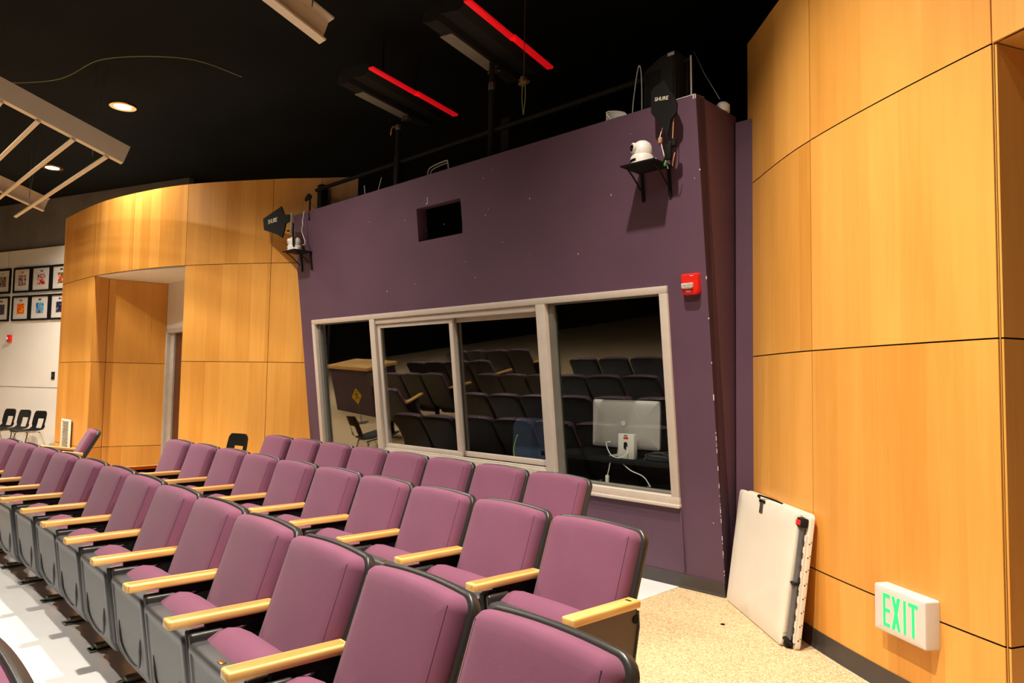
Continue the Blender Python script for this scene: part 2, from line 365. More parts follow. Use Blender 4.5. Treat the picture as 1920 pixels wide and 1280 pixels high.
# ---------------------------------------------------------------- maple panel walls
LV = [0.0, .4258, 1.6458, 2.8658, 3.918]
def catmull(P, n):
    out = []
    Q = [P[0] * 2 - P[1]] + P + [P[-1] * 2 - P[-2]]
    for i in range(1, len(Q) - 2):
        a, b_, c, d = Q[i - 1], Q[i], Q[i + 1], Q[i + 2]
        out.append([.5 * ((2 * b_) + (c - a) * t + (2 * a - 5 * b_ + 4 * c - d) * t * t + (3 * b_ - a - 3 * c + d) * t ** 3) for t in [k / n for k in range(n + 1)]])
    return out
def panel_wall(name, pts, side, skip=(), tops=None, n=8, merge_low=None, levels=LV):
    """pts: seam points in plan; side=+1/-1: which way the hall lies (left normal sign). One mesh of panels with shadow gaps over a dark backing."""
    bm = B(); uvl = bm.loops.layers.uv.new('UVMap'); rl = bm.faces.layers.float.new('rnd')
    segs = catmull([V((p[0], p[1], 0)) for p in pts], n); dist = 0; rnd = random.Random(len(name) + 5)
    G = .0035; TH = .010
    for i, sg in enumerate(segs):
        L_ = [0]
        for a, b_ in zip(sg, sg[1:]): L_.append(L_[-1] + (b_ - a).length)
        for j in range(len(levels) - 1):
            if (i, j) in skip: continue
            z0, z1 = levels[j] + G, levels[j + 1] - G
            rv = rnd.random(); grid = []
            for k, p in enumerate(sg):
                q = p.copy(); d = (sg[min(k + 1, n)] - sg[max(k - 1, 0)]).normalized()
                if k == 0: q = q + d * G
                if k == n: q = q - d * G
                nr = V((-d.y, d.x, 0)) * side
                grid.append((q + nr * 0, q - nr * TH, dist + L_[k]))
            def vv(p, z): return bm.verts.new(V((p.x, p.y, z)))
            fr = [(vv(a, z0), vv(a, z1), vv(b_, z0), vv(b_, z1), u) for a, b_, u in grid]
            def face(vs, us, mi):
                f = bm.faces.new(vs); f.material_index = mi; f[rl] = rv
                for lp, (u, v) in zip(f.loops, us): lp[uvl].uv = (u, v)
            for A, C_ in zip(fr, fr[1:]):
                face((A[0], C_[0], C_[1], A[1]), ((A[4], z0), (C_[4], z0), (C_[4], z1), (A[4], z1)), 0)
                face((A[1], C_[1], C_[3], A[3]), ((A[4], z1), (C_[4], z1), (C_[4], z1), (A[4], z1)), 0 if j == len(levels) - 2 else 1)
                face((A[0], A[2], C_[2], C_[0]), ((A[4], z0),) * 4, 0 if (i, j - 1) in skip else 1)
            for E_ in (fr[0], fr[-1]): face((E_[0], E_[1], E_[3], E_[2]), ((E_[4], z0), (E_[4], z1), (E_[4] + .02, z1), (E_[4] + .02, z0)), 0)
            # backing
            Bk = [(vv(p - (V((-d2.y, d2.x, 0)) * side) * (TH + .0005), z0 - G), vv(p - (V((-d2.y, d2.x, 0)) * side) * (TH + .0005), z1 + G),
                   vv(p - (V((-d2.y, d2.x, 0)) * side) * (TH + .004), z0 - G), vv(p - (V((-d2.y, d2.x, 0)) * side) * (TH + .004), z1 + G))
                  for p, d2 in [(sg[k], (sg[min(k + 1, n)] - sg[max(k - 1, 0)]).normalized()) for k in range(n + 1)]]
            for A, C_ in zip(Bk, Bk[1:]):
                for ii in ((0, 1), (2, 3)): face((A[ii[0]], C_[ii[0]], C_[ii[1]], A[ii[1]]), ((0, 0),) * 4, 1)
                face((A[1], C_[1], C_[3], A[3]), ((0, 0),) * 4, 1); face((A[0], C_[0], C_[2], A[2]), ((0, 0),) * 4, 1)
            for E_ in (Bk[0], Bk[-1]): face((E_[0], E_[1], E_[3], E_[2]), ((0, 0),) * 4, 0)
        dist += L_[-1]
    me = bpy.data.meshes.new(name); bm.to_mesh(me); bm.free(); me.materials.append(M['panel']); me.materials.append(M['gap'])
    for p in me.polygons: p.use_smooth = True
    try: me.set_sharp_from_angle(angle=math.radians(30))
    except Exception: pass
    o = bpy.data.objects.new(name, me); COL.objects.link(o); o['kind'] = 'structure'; return o, segs
LW = [(-7.085, 11.223), (-6.945, 11.06), (-5.961, 10.145), (-5.114, 9.544), (-4.175, 9.057), (-2.981, 8.755), (-2.36, 8.668), (-1.9, 8.60)]
lw_obj, lw_segs = panel_wall('wall_left', LW, -1, skip={(2, 0), (2, 1), (2, 2), (3, 0), (3, 1), (3, 2), (6, 0), (6, 1), (6, 2)})
RW = [(1.670, 5.06), (1.709, 4.078), (1.964, 2.886), (2.36, 1.76), (2.86, .70), (3.4, -.3)]
rw_obj, rw_segs = panel_wall('wall_right', RW, -1, skip={(2, 0), (2, 1), (2, 2)})
# recess behind the left opening
panel_wall('wall_left_recess', [(-5.955, 10.16), (-5.90, 10.42)], -1, skip={(0, 3)}, n=2)
panel_wall('wall_left_alcove', [(-5.90, 10.42), (-5.25, 10.86)], -1, skip={(0, 3)}, n=2)
bm = B(); prism(bm, [(-6.0, 10.2), (-5.92, 10.6), (-5.25, 11.0), (-3.8, 9.7), (-4.1, 9.12), (-5.114, 9.60)], 2.8665, 2.93, 'z')
struct('ceiling_recess', bm, M['white_wall'])
def wall_seg(bm, a, b_, z0, z1, th):
    a = V((a[0], a[1], 0)); b_ = V((b_[0], b_[1], 0)); d = (b_ - a).normalized(); n = V((-d.y, d.x, 0)) * th
    prism(bm, [(a.x, a.y), (b_.x, b_.y), (b_.x + n.x, b_.y + n.y), (a.x + n.x, a.y + n.y)], z0, z1, 'z')
bm = B(); wall_seg(bm, (-5.96, 10.20), (-5.92, 10.46), 0, 2.866, .05); wall_seg(bm, (-5.93, 10.435), (-5.24, 10.90), 0, 2.866, .05); struct('wall_recess_backing', bm, M['gap'])
DA = V((-5.25, 10.86, 0)); DB = V((-3.95, 9.62, 0)); dd = (DB - DA).normalized()
bm = B()
wall_seg(bm, DA, DA + dd * .04, 0, 2.88, .1); wall_seg(bm, DA + dd * .04, DA + dd * 1.1, 2.17, 2.88, .1); wall_seg(bm, DA + dd * 1.1, DB, 0, 2.88, .1)
struct('wall_recess_white', bm, M['white_wall'])
dm = frame_m(DA + dd * .04, dd, V((-dd.y, dd.x, 0)), UPV)
dr = obj('door_1', bx(.21, 1.02, .05, .09, .01, 2.10, bev=.003), M['door'], mw=dm); dr['kind'] = 'structure'
bm = B(); box(bm, 0, .06, -.02, .12, 0, 2.17, bev=.003); box(bm, .06, .20, .03, .10, 0, 2.12); box(bm, 1.03, 1.06, -.02, .12, 0, 2.17); box(bm, 0, 1.06, -.02, .12, 2.11, 2.17)
obj('door_frame', bm, M['door_frame'], dr)
bm = B(); tube(bm, [(.96, .05, 1.0), (.96, 0, 1.0), (.86, 0, 1.0)], .01); obj('door_handle', bm, M['steel'], dr)
# recess on the right
panel_wall('wall_right_recess', [(1.975, 2.875), (2.135, 2.935)], -1, skip={(0, 3)}, n=2)
bm = B(); prism(bm, [(1.97, 2.89), (2.14, 2.95), (3.3, 2.7), (2.9, 1.7), (2.38, 1.78)], 2.868, 2.92, 'z'); struct('ceiling_right_recess', bm, M['panel'])
bm = B(); wall_seg(bm, (3.2, 1.6), (3.1, 3.0), 0, 2.87, -.1); wall_seg(bm, (2.15, 2.96), (3.1, 3.02), 0, 2.87, .1); wall_seg(bm, (2.37, 1.72), (3.2, 1.6), 0, 2.87, -.1)
struct('wall_recess_plum', bm, M['purple_wall'])
# rubber bases
def baseboard(name, segs, idx, side, h=.1):
    bm = B()
    for i in idx:
        sg = segs[i]; rows_ = []
        for k, p in enumerate(sg):
            d = (sg[min(k + 1, len(sg) - 1)] - sg[max(k - 1, 0)]).normalized(); nr = V((-d.y, d.x, 0)) * side
            rows_.append([bm.verts.new(p + nr * o + UPV * z) for o, z in ((0, h), (.006, h), (.007, .02), (.016, 0), (0, 0))])
        for A, C_ in zip(rows_, rows_[1:]):
            for k in range(5): bm.faces.new((A[k], A[(k + 1) % 5], C_[(k + 1) % 5], C_[k]))
        bm.faces.new(rows_[0]); bm.faces.new(rows_[-1][::-1])
    struct(name, bm, M['base'])
baseboard('baseboard_left', lw_segs, (0, 1, 4, 5), -1)
baseboard('baseboard_right', rw_segs, (0, 1, 3, 4), -1)
# far left white wall with dark wall above
WA = V((-8.7, 13.9, 0)); WD = V((-.9, .43, 0)).normalized(); WN = V((-WD.y, WD.x, 0)) * -1
if WN.y > 0: WN = -WN
# hall side of the white wall
MWH = frame_m(WA, -WD, -WN, UPV)      # x to the right seen from the hall, y into the wall
struct('wall_far', bx(-7.5, 3.2, 0, .1, 0, 4.0), M['white_wall'], mw=MWH)
struct('trim_1', bx(-7.5, 3.2, -.006, 0, 1.209, 1.215), M['gasket'], mw=MWH)
struct('wall_far_upper', bx(-7.5, 3.2, .05, .15, 4.0, CEIL), M['dark_wall'], mw=MWH)
struct('trim_2', bx(-1.94, -1.935, -.003, 0, 3.1, 4.0), M['gasket'], mw=MWH)

# ---------------------------------------------------------------- booth: leaning plum wall with window
HT = 3.41; WID = 5.36
def grid_wall(bm, xs, zs, holes, y0, y1):
    for i in range(len(xs) - 1):
        for j in range(len(zs) - 1):
            cx, cz = (xs[i] + xs[i + 1]) / 2, (zs[j] + zs[j + 1]) / 2
            if any(a < cx < b_ and c < cz < d for a, b_, c, d in holes): continue
            box(bm, xs[i], xs[i + 1], y0, y1, zs[j], zs[j + 1])
    bmesh.ops.remove_doubles(bm, verts=bm.verts, dist=1e-5)
    dup = {}
    for f in bm.faces: dup.setdefault(tuple(sorted(v.index for v in f.verts)), []).append(f)
bm = B()
S0, S1, T0, T1 = .34, 5.06, .63, 2.115           # window hole
xs = [-WID, -S1, -3.035, -2.395, -S0, 0]; zs = [0, T0, T1, 2.804, 3.122, HT]
holes = [(-S1, -S0, T0, T1), (-3.035, -2.395, 2.804, 3.122)]
bm.verts.index_update()
for i in range(5):
    for j in range(5):
        cx, cz = (xs[i] + xs[i + 1]) / 2, (zs[j] + zs[j + 1]) / 2
        if any(a < cx < b_ and c < cz < d for a, b_, c, d in holes): continue
        for y in (0, .12):
            q = [bm.verts.new((xs[a], y, zs[b_])) for a, b_ in ((i, j), (i + 1, j), (i + 1, j + 1), (i, j + 1))]
            bm.faces.new(q)
for x0, x1, z0, z1 in holes + [(-WID, 0, 0, HT)]:
    for a, b_ in (((x0, z0), (x1, z0)), ((x1, z0), (x1, z1)), ((x1, z1), (x0, z1)), ((x0, z1), (x0, z0))):
        bm.faces.new([bm.verts.new((a[0], 0, a[1])), bm.verts.new((b_[0], 0, b_[1])), bm.verts.new((b_[0], .12, b_[1])), bm.verts.new((a[0], .12, a[1]))])
bmesh.ops.remove_doubles(bm, verts=bm.verts, dist=1e-5)
booth_wall = struct('wall_booth', bm, M['purple_wall'], mw=MW)
# side cheek (triangular overhang) and pilaster
bm = B()
sk = [P0, P0 + Nn * wall_out(3.385) + UPV * 3.385]
a = P0 + Bv * .16; b_ = a + UPV * 3.385
th = U * .012 - NN * 0
of = NN * -.004
vsl = [bm.verts.new(p) for p in (P0 + of, sk[1] + of, b_, a)]; vsr = [bm.verts.new(p.co + th) for p in vsl]
bm.faces.new(vsl); bm.faces.new(vsr[::-1])
for k in range(4): bm.faces.new((vsl[k], vsr[k], vsr[(k + 1) % 4], vsl[(k + 1) % 4]))
struct('wall_booth_side', bm, M['purple_wall'])
bm = B(); wall_seg(bm, (1.682, 4.955), (1.583, 5.055), 0, 3.33, -.10); struct('wall_booth_pilaster', bm, M['purple_wall'])
# booth interior: floor, back and end walls, roof
struct('wall_booth_back', bx(-WID, 0, 2.6, 2.7, 0, 3.33), M['booth'], mw=MU(0, 0))
struct('wall_booth_end', bx(-.05, 0.02, .2, 2.6, 0, 3.33), M['booth'], mw=MU(0, 0))
struct('wall_booth_far_end', bx(-WID, -WID + .06, .1, 2.6, 0, 3.33), M['booth'], mw=MU(0, 0))
struct('ceiling_booth', bx(-WID, -.02, -.27, 2.7, 3.30, 3.345), M['black_ceiling'], mw=MU(0, 0))
struct('floor_booth', bx(-WID, 0, .13, 2.6, .001, .02), M['booth'], mw=MU(0, 0))
bm = B(); prism(bm, [(-.004, .003), (-.018, .003), (-.010, .02), (-.0085, .098), (-.004, .1)], -WID, 0, 'x'); struct('baseboard_booth', bm, M['base'], mw=MW)
# paint chips along the outer corner
bm = B(); rr = random.Random(3)
t = .15
while t < 1.15:
    h = rr.choice((.006, .008, .012, .03)); box(bm, -.0025, .001, -.001, .003, t, t + h); t += h + rr.choice((.008, .015, .05, .09))
for t, h in ((1.9, .012), (1.6, .01), (2.17, .02), (3.38, .025), (2.9, .01), (1.35, .04)): box(bm, -.004, .0015, -.0015, .004, t, t + h)
for k in range(26):
    x = -rr.uniform(.0, .08) if k < 2 else -rr.uniform(.2, 5.2); z = rr.uniform(.2, .55) if k % 6 == 0 else rr.uniform(2.25, 3.38)
    s = rr.uniform(.003, .007); box(bm, x, x + s, -.0015, .001, z, z + s * rr.uniform(1, 2))
box(bm, -.32, 0.0, -.002, .002, HT - .003, HT + .001)
box(bm, -.02, -.012, -.0015, .001, HT - .03, HT)
obj('paint_chips', bm, M['white'], booth_wall)
bm = B(); tube(bm, [(-2.855, -.002, 3.205), (-2.855, -.002, 3.155), (-2.862, -.002, 3.145), (-2.878, -.002, 3.145)], .0045, 6); obj('chipped_mark', bm, M['white'], booth_wall)
bm = B(); box(bm, -.075, -.06, -.012, .0, .12, .58, bev=.003); 
for v in bm.verts: v.co.x -= .24
obj('cable_cover', bm, M['purple_wall'], booth_wall)

# window_1: frame, mullions, sashes, panes
win = bpy.data.objects.new('window_1', None); COL.objects.link(win); win.matrix_world = MW; win['kind'] = 'structure'; win.empty_display_size = .1
bm = B()
def fr(s0, s1, t0, t1, y0=-.02, y1=.10, bev=.003): box(bm, -s1, -s0, y0, y1, t0, t1, bev=bev)
fr(.305, 5.10, T1 - .015, 2.152); fr(.305, 5.10, .585, .655); fr(.305, .37, .655, T1 - .015); fr(5.035, 5.10, .655, T1 - .015)
fr(1.455, 1.555, .655, T1 - .015); fr(3.845, 3.935, .655, T1 - .015)
obj('window_frame', bm, M['frame'], win)
bm = B(); fr(.30, 5.105, .578, .60, -.035, .02); obj('window_sill', bm, M['frame'], win)
bm = B(); fr(1.555, 3.845, 2.045, T1 - .015, -.005, .09); fr(1.555, 3.845, .655, .73, -.01, .09); fr(1.555, 3.845, .73, .745, .0, .02); obj('sliding_track', bm, M['frame'], win)
for k, (s0, s1, y) in enumerate(((1.56, 2.70, .05), (2.64, 3.84, .01))):
    bm = B(); w = .05
    for a in ((s0, s1, 2.0, 2.045), (s0, s1, .745, .79), (s0, s0 + w, .79, 2.0), (s1 - w, s1, .79, 2.0)): box(bm, -a[1], -a[0], y, y + .03, a[2], a[3], bev=.002)
    sa = obj('sliding_sash', bm, M['frame'], win)
    obj('pane', bx(-s1 + w, -s0 - w, y + .012, y + .018, .79, 2.0), M['glass'], sa)
for s0, s1 in ((.37, 1.455), (3.935, 5.035)):
    obj('fixed_pane', bx(-s1, -s0, .045, .051, .655, T1 - .015), M['glass'], win)
    bm = B(); 
    for a in ((s0, s1, .655, .672), (s0, s1, T1 - .03, T1 - .015), (s0, s0 + .012, .66, T1 - .02), (s1 - .05, s1, .66, T1 - .02)): box(bm, -a[1], -a[0], .02, .06, a[2], a[3])
    obj('glazing_bead', bm, M['gasket'], win)

# ---------------------------------------------------------------- auditorium seats
def lean_back(co, zp=.44, ang=.33):
    # tilt about z=.44 backwards
    y, z = co.y, co.z - zp
    return (co.x, y * math.cos(ang) + z * math.sin(ang), zp + z * math.cos(ang) - y * math.sin(ang))
def make_seat():
    t = thing('auditorium_seat', 'x', 'seat')
    YB = -.165
    # backrest cushion
    bm = B()
    def f(co):
        z = co.z + .632; bul = .016 * max(0, 1 - (co.x / .25) ** 2) * (1 if co.y < .0 else 0)
        x, y, z2 = lean_back(V((co.x, co.y - bul * .8, z)))
        return (x, y + YB + .02, z2)
    slab(bm, .482, .46, .04, [(.006, .052), (0, .040), (0, .0), (.004, -.014), (.013, -.026), (.028, -.032), (.05, -.034)], crown=.013, rb=.03, fn=f, fill=5)
    obj('backrest_cushion', bm, M['fabric'], t, angle=60)
    # stitched seam line on the cushion sides
    for s in (-1, 1):
        bm = B(); pts = []
        for k in range(9):
            z = .45 + .385 * k / 8; x, y, z2 = lean_back(V((s * .2165, -.0335, z))); pts.append((x, y + YB + .02, z2))
        tube(bm, pts, .0015, 6); obj('stitching', bm, M['thread'], t)
    # back shell
    bm = B()
    def g(co):
        z = co.z + .535; y = co.y
        if z < .4: y -= (.4 - z) ** 2 * .9
        x, y2, z2 = lean_back(V((co.x, y, z))); return (x, y2 + YB + .02, z2)
    slab(bm, .515, .68, .05, [(.010, .022), (.002, .024), (0, .028), (0, .050), (.005, .058), (.016, .062)], crown=.014, rb=.12, fn=g, fill=8)
    obj('backrest_shell', bm, M['black_plastic'], t, angle=50)
    # seat cushion (tipped up)
    bm = B()
    prof = [(-.10, .38), (-.115, .45), (-.15, .492), (-.195, .528), (-.235, .551), (-.27, .558), (-.305, .552), (-.34, .532), (-.365, .50), (-.37, .44), (-.35, .30), (-.32, .20), (-.24, .22), (-.15, .33)]
    cy, cz = -.25, .40
    st = [(-.24, .80), (-.236, .90), (-.226, .96), (-.20, .992), (-.12, 1.0), (0, 1.012), (.12, 1.0), (.20, .992), (.226, .96), (.236, .90), (.24, .80)]
    rings = [[bm.verts.new((x, cy + (y - cy) * s, cz + (z - cz) * s)) for y, z in prof] for x, s in st]
    n = len(prof)
    for A, C_ in zip(rings, rings[1:]):
        for k in range(n): bm.faces.new((A[k], A[(k + 1) % n], C_[(k + 1) % n], C_[k]))
    bm.faces.new(rings[0]); bm.faces.new(rings[-1][::-1])
    bmesh.ops.subdivide_edges(bm, edges=list(bm.edges), cuts=1, use_grid_fill=True, smooth=.6)
    obj('seat_cushion', bm, M['fabric_seat'], t, angle=80)
    # seat shell: underside of the tipped seat
    bm = B()
    def sfn(co):
        z = co.z + .325; y = co.y
        y += (.52 - z) * .11
        if z < .26: y += (.26 - z) ** 2 * 2.0
        return (co.x, y, z)
    slab(bm, .50, .40, .035, [(.03, -.30), (.012, -.295), (.0, -.31), (.0, -.385), (.005, -.396), (.014, -.400), (.030, -.400), (.036, -.3955)], rb=.085, fn=sfn, fill=6)
    obj('seat_shell', bm, M['shell'], t, angle=50)
    bm = B(); pts = []
    for k in range(25):
        a = PI * (1 + k / 24.); x = .155 * math.cos(a); z = .285 + .105 * math.sin(a)
        pts.append(sfn(V((x, -.3965, z - .325))))
    pts = [sfn(V((-.165, -.3965, .34 - .325)))] + pts + [sfn(V((.165, -.3965, .34 - .325)))]
    tube(bm, pts, [.0005] + [.0065] * 25 + [.0005], 8); obj('shell_ridge', bm, M['shell'], t, angle=80)
    for sx in (-1, 1):
        bm = B(); vv = box(bm, sx * .250 - .014, sx * .250 + .014, -.392, -.27, .19 - .325, .548 - .325, bev=.013, seg=4)
        for v in bm.verts: v.co = V(sfn(v.co))
        obj('side_bumper', bm, M['black_plastic'], t, angle=60)
    # number plate on the rim
    bm = B(); box(bm, .0, .032, -.384, -.364, .5235, .5285, bev=.0015)
    obj('number_plate', bm, M['brass'], t)
    # arm block, standard and foot on the right boundary
    def arm(xc, nm='armrest'):
        bm = B(); box(bm, xc - .031, xc + .031, -.465, -.085, .572, .603, bev=.007, seg=3); obj(nm, bm, M['bar'], t)
        bm = B(); box(bm, xc - .014, xc + .014, -.33, -.10, .535, .573, bev=.003); tube(bm, [(xc - .02, -.105, .53), (xc + .02, -.105, .53)], .016)
        prism(bm, [(-.15, .54), (-.09, .54), (-.10, .40), (-.16, .25), (-.15, .03), (-.22, .03), (-.25, .18), (-.27, .36), (-.25, .50)], xc - .013, xc + .013, 'x')
        obj('standard', bm, M['black'], t)
        bm = B(); box(bm, xc - .035, xc + .035, -.33, -.08, .004, .012, bev=.002); box(bm, xc - .022, xc + .022, -.30, -.14, .012, .035, bev=.004)
        lathe(bm, [(.010, .012), (.010, .019), (.004, .021)], (xc, -.31, 0), 6)
        obj('floor_bracket', bm, M['steel'], t)
    arm(.28)
    return t
seat0 = make_seat()
seat_left_arm = {}
def end_parts(t, x, panel=True):
    """extra armrest on the far side of an end seat and the aisle panel under it"""
    bm = B(); box(bm, x - .029, x + .029, -.455, -.085, .572, .602, bev=.007, seg=3); obj('armrest', bm, M['bar'], t)
    bm = B(); prism(bm, [(-.44, .572), (-.095, .572), (-.09, .50), (-.13, .33), (-.16, .02), (-.36, .02), (-.40, .30)], x - .016, x + .016, 'x', bev=.004)
    obj('aisle_panel', bm, M['shell_brown'], t)
M['shell_brown'] = mat('brown_laminate', srgb(92, 74, 60), .45, var=.08, vscale=6)
def aisle_panel(t, x):
    obj('arm_slot', bx(x - .012, x + .016, -.135, -.122, .6025, .6035), M['black'], t)
    bm = B(); prism(bm, [(-.445, .572), (-.09, .572), (-.085, .50), (-.12, .33), (-.15, .012), (-.37, .012), (-.41, .30)], x - .016, x + .016, 'x', bev=.004)
    obj('aisle_panel', bm, M['shell_brown'], t)
    bm = B(); tube(bm, [(x - .017, -.09, .56), (x - .017, -.085, .50), (x - .017, -.12, .33), (x - .017, -.15, .02)], .006, 6)
    tube(bm, [(x + .017, -.09, .56), (x + .017, -.085, .50), (x + .017, -.12, .33), (x + .017, -.15, .02)], .006, 6); obj('panel_edging', bm, M['black_plastic'], t)

ROW1 = [(-4.38, 6.42), (-3.96, 6.04), (-3.55, 5.66), (-3.15, 5.27), (-2.74, 4.88), (-2.34, 4.48), (-1.96, 4.07), (-1.58, 3.66), (-1.20, 3.255), (-.84, 2.84), (-.475, 2.42), (-.105, 2.0), (.26, 1.57)]
ROW2 = [(-2.92, 6.6), (-2.52, 6.2), (-2.12, 5.81), (-1.735, 5.4), (-1.35, 5.0), (-.96, 4.6), (-.575, 4.185), (-.2, 3.77), (.175, 3.355), (.54, 2.93)]
ROW3 = [(-2.23, 7.33), (-1.83, 6.935), (-1.44, 6.54), (-1.05, 6.14), (-.665, 5.73), (-.28, 5.325), (.11, 4.92), (.49, 4.51)]
ROW0 = [(-.90, 1.34)]
for k in range(9): ROW0.append((-.90 - .395 * (k + 1), 1.34 + .397 * (k + 1)))
ROW0 = ROW0[::-1]
first = [True]
ORD = ['first', 'second', 'third', 'fourth', 'fifth', 'sixth', 'seventh', 'eighth', 'ninth', 'tenth', 'eleventh', 'twelfth', 'thirteenth']
rg = random.Random(11)
def place_row(pts, rowname, group, dz=0, endR=False, endL=False, notes={}, labels=None):
    n = len(pts)
    # smooth tangent from a quadratic through the row
    for i, (x, y) in enumerate(pts):
        lo, hi = max(0, i - 3), min(n - 1, i + 3)
        d = V((pts[hi][0] - pts[lo][0], pts[hi][1] - pts[lo][1], 0)).normalized()
        bk = V((-d.y, d.x, 0))
        o = V((x, y, 0)) - d * .25
        mw = frame_m(o + UPV * dz, d, bk, UPV)
        k = n - 1 - i
        if labels: lab = labels[i]
        else: lab = notes.get(k) or 'plum seat, %s from the right in %s' % (ORD[k], rowname)
        if first[0]:
            t = seat0; t.matrix_world = mw; t['label'] = lab; t['group'] = group; first[0] = False
        else: t = link_copy(seat0, mw, lab, group)
        if i == 0 and endL:
            for ch in [c for c in t.children if c.name.split('.')[0] in ('armrest', 'standard', 'floor_bracket')]:
                c = ch.copy(); COL.objects.link(c); c.parent = t; c.location = (-.56, 0, 0)
        if i == n - 1 and endR: aisle_panel(t, .28)
    return
place_row(ROW3, 'the back row against the booth window', 'seats of the back row', endR=True, endL=True,
          notes={0: 'plum seat at the right end of the back row, below the booth window',
                 7: 'plum auditorium seat ending the back row on the left, before the plum wall edge'})
place_row(ROW2, 'the middle row', 'seats of the middle row', endR=True, endL=True,
          notes={0: 'large plum seat ending the middle row at the tan carpet, slotted wooden arm',
                 9: 'plum seat at the left end of the middle row, nearest the doorway alcove'})
place_row(ROW1, 'the long front row', 'seats of the long front row', endR=True,
          notes={0: 'plum seat at the bottom edge, right end of the long front row'})
place_row(ROW0, 'the row nearest the camera', 'seats of the row nearest the camera', endR=False,
          notes={0: 'plum seat whose rounded top corner peeks in at the bottom left'})
# block across the left aisle, seen in the window's reflection
bl = []
for j, b0 in enumerate((1.45, .45, -.55)):
    bl.append([tuple((rb(-10.6 + .56 * k, b0)).xy) for k in range(4)])
for j, pts in enumerate(bl):
    place_row(pts, 'the %s row across the left aisle' % ['back', 'middle', 'front'][j], 'seats of the block left of the aisle')
# single seat beyond the left aisle, facing left and tilted back
d = V((.10, .995, 0)) * 1
fc = V((-.82, -.57, 0)).normalized(); rt = V((-fc.y, fc.x, 0)) * -1
# local x = to the viewer's right when facing the seat ; local y = backwards
yb = -fc; xr = V((yb.y, -yb.x, 0))
tilt = math.radians(8)
mw = frame_m(V((-4.78, 8.05, 0.0)), xr, yb, UPV) @ Matrix.Rotation(-tilt, 4, 'X')
lone = link_copy(seat0, mw, 'lone plum seat beyond the left aisle, turned sideways and leaning back', 'x'); del lone['group']
for ch in [c for c in lone.children if c.name.split('.')[0] in ('armrest', 'standard')]:
    c = ch.copy(); COL.objects.link(c); c.parent = lone; c.location = (-.56, 0, 0)

# ---------------------------------------------------------------- black school chairs
def make_school_chair(label, mw, group=None):
    t = thing('stacking_chair', label, 'chair', mw, group)
    bm = B(); w0 = .23
    # side profile of the bent shell (y back, z up)
    pr = [(-.24, .435), (-.22, .45), (-.10, .445), (.05, .435), (.13, .445), (.17, .49), (.195, .56), (.215, .66), (.235, .76), (.24, .80)]
    wd = [.17, .20, .215, .215, .20, .185, .185, .19, .18, .14]
    cols = 10; rows_ = []
    for (y, z), w in zip(pr, wd):
        row = []
        for k in range(cols + 1):
            u = -1 + 2 * k / cols; lift = .03 * u * u if z < .5 else 0; fwd = -.035 * u * u if z >= .5 else 0
            row.append(bm.verts.new((u * w, y + fwd, z + lift)))
        rows_.append(row)
    for i, (A, C_) in enumerate(zip(rows_, rows_[1:])):
        for k in range(cols):
            if i in (5, 6) and 3 <= k <= 6: continue       # hand hole low in the back
            bm.faces.new((A[k], A[k + 1], C_[k + 1], C_[k]))
    bmesh.ops.solidify(bm, geom=list(bm.faces), thickness=.008)
    obj('seat_shell', bm, M['black_plastic'], t, angle=60)
    for s in (-1, 1):
        for yy, yt in ((-.22, -.12), (.25, .10)):
            bm = B(); tube(bm, [(s * .21, yy, .01), (s * .17, yt, .41), (s * .13, yt, .425)], .011, 8); lathe(bm, [(.014, 0), (.014, .02)], (s * .21, yy, 0), 8); obj('leg', bm, M['chrome'], t)
    bm = B(); tube(bm, [(-.13, -.12, .425), (-.13, .10, .425)], .01); tube(bm, [(.13, -.12, .425), (.13, .10, .425)], .01); obj('seat_frame', bm, M['chrome'], t)
    return t
def face_m(x, y, fx, fy, z=0):
    b_ = V((-fx, -fy, 0)).normalized(); r = V((b_.y, -b_.x, 0)); return frame_m(V((x, y, z)), r, b_, UPV)
sc0 = make_school_chair('black plastic stacking chair by the white wall, nearest to the wood panelling', face_m(-8.65, 12.95, -.42, -.90), 'black chairs along the white wall')
link_copy(sc0, face_m(-9.15, 13.27, -.42, -.90), 'black plastic stacking chair by the white wall, second from the wood panelling', 'black chairs along the white wall')
link_copy(sc0, face_m(-9.65, 13.59, -.42, -.90), 'black plastic stacking chair cut by the left edge of the photo', 'black chairs along the white wall')
c4 = link_copy(sc0, face_m(-3.27, 8.22, -.55, -.83), 'black chair back poking up before the wood panels behind the middle row', None); del c4['group']

# ---------------------------------------------------------------- things on the white wall
prints = [(srgb(120, 60, 50), srgb(220, 200, 190), srgb(60, 40, 40)), (srgb(200, 40, 40), srgb(230, 190, 180), srgb(60, 70, 60)), (srgb(60, 120, 60), srgb(200, 60, 40), srgb(230, 220, 200)),
          (srgb(240, 120, 20), srgb(230, 70, 20), srgb(250, 180, 40)), (srgb(30, 90, 180), srgb(90, 190, 220), srgb(160, 120, 110)), (srgb(40, 50, 80), srgb(30, 30, 50), srgb(120, 110, 120)),
          (srgb(110, 80, 70), srgb(170, 150, 140), srgb(70, 50, 50)), (srgb(90, 80, 90), srgb(60, 60, 70), srgb(130, 120, 130))]
words = ['red and brown cast photo', 'pink and red stage photo', 'green and red stage photo', 'orange stage photo', 'bright blue stage photo', 'dark navy photo', 'brown group photo', 'grey group photo']
cols_ = [(-1.705, -1.135), (-1.10, -.49), (-.455, .14), (-2.37, -1.81)]
k = 0
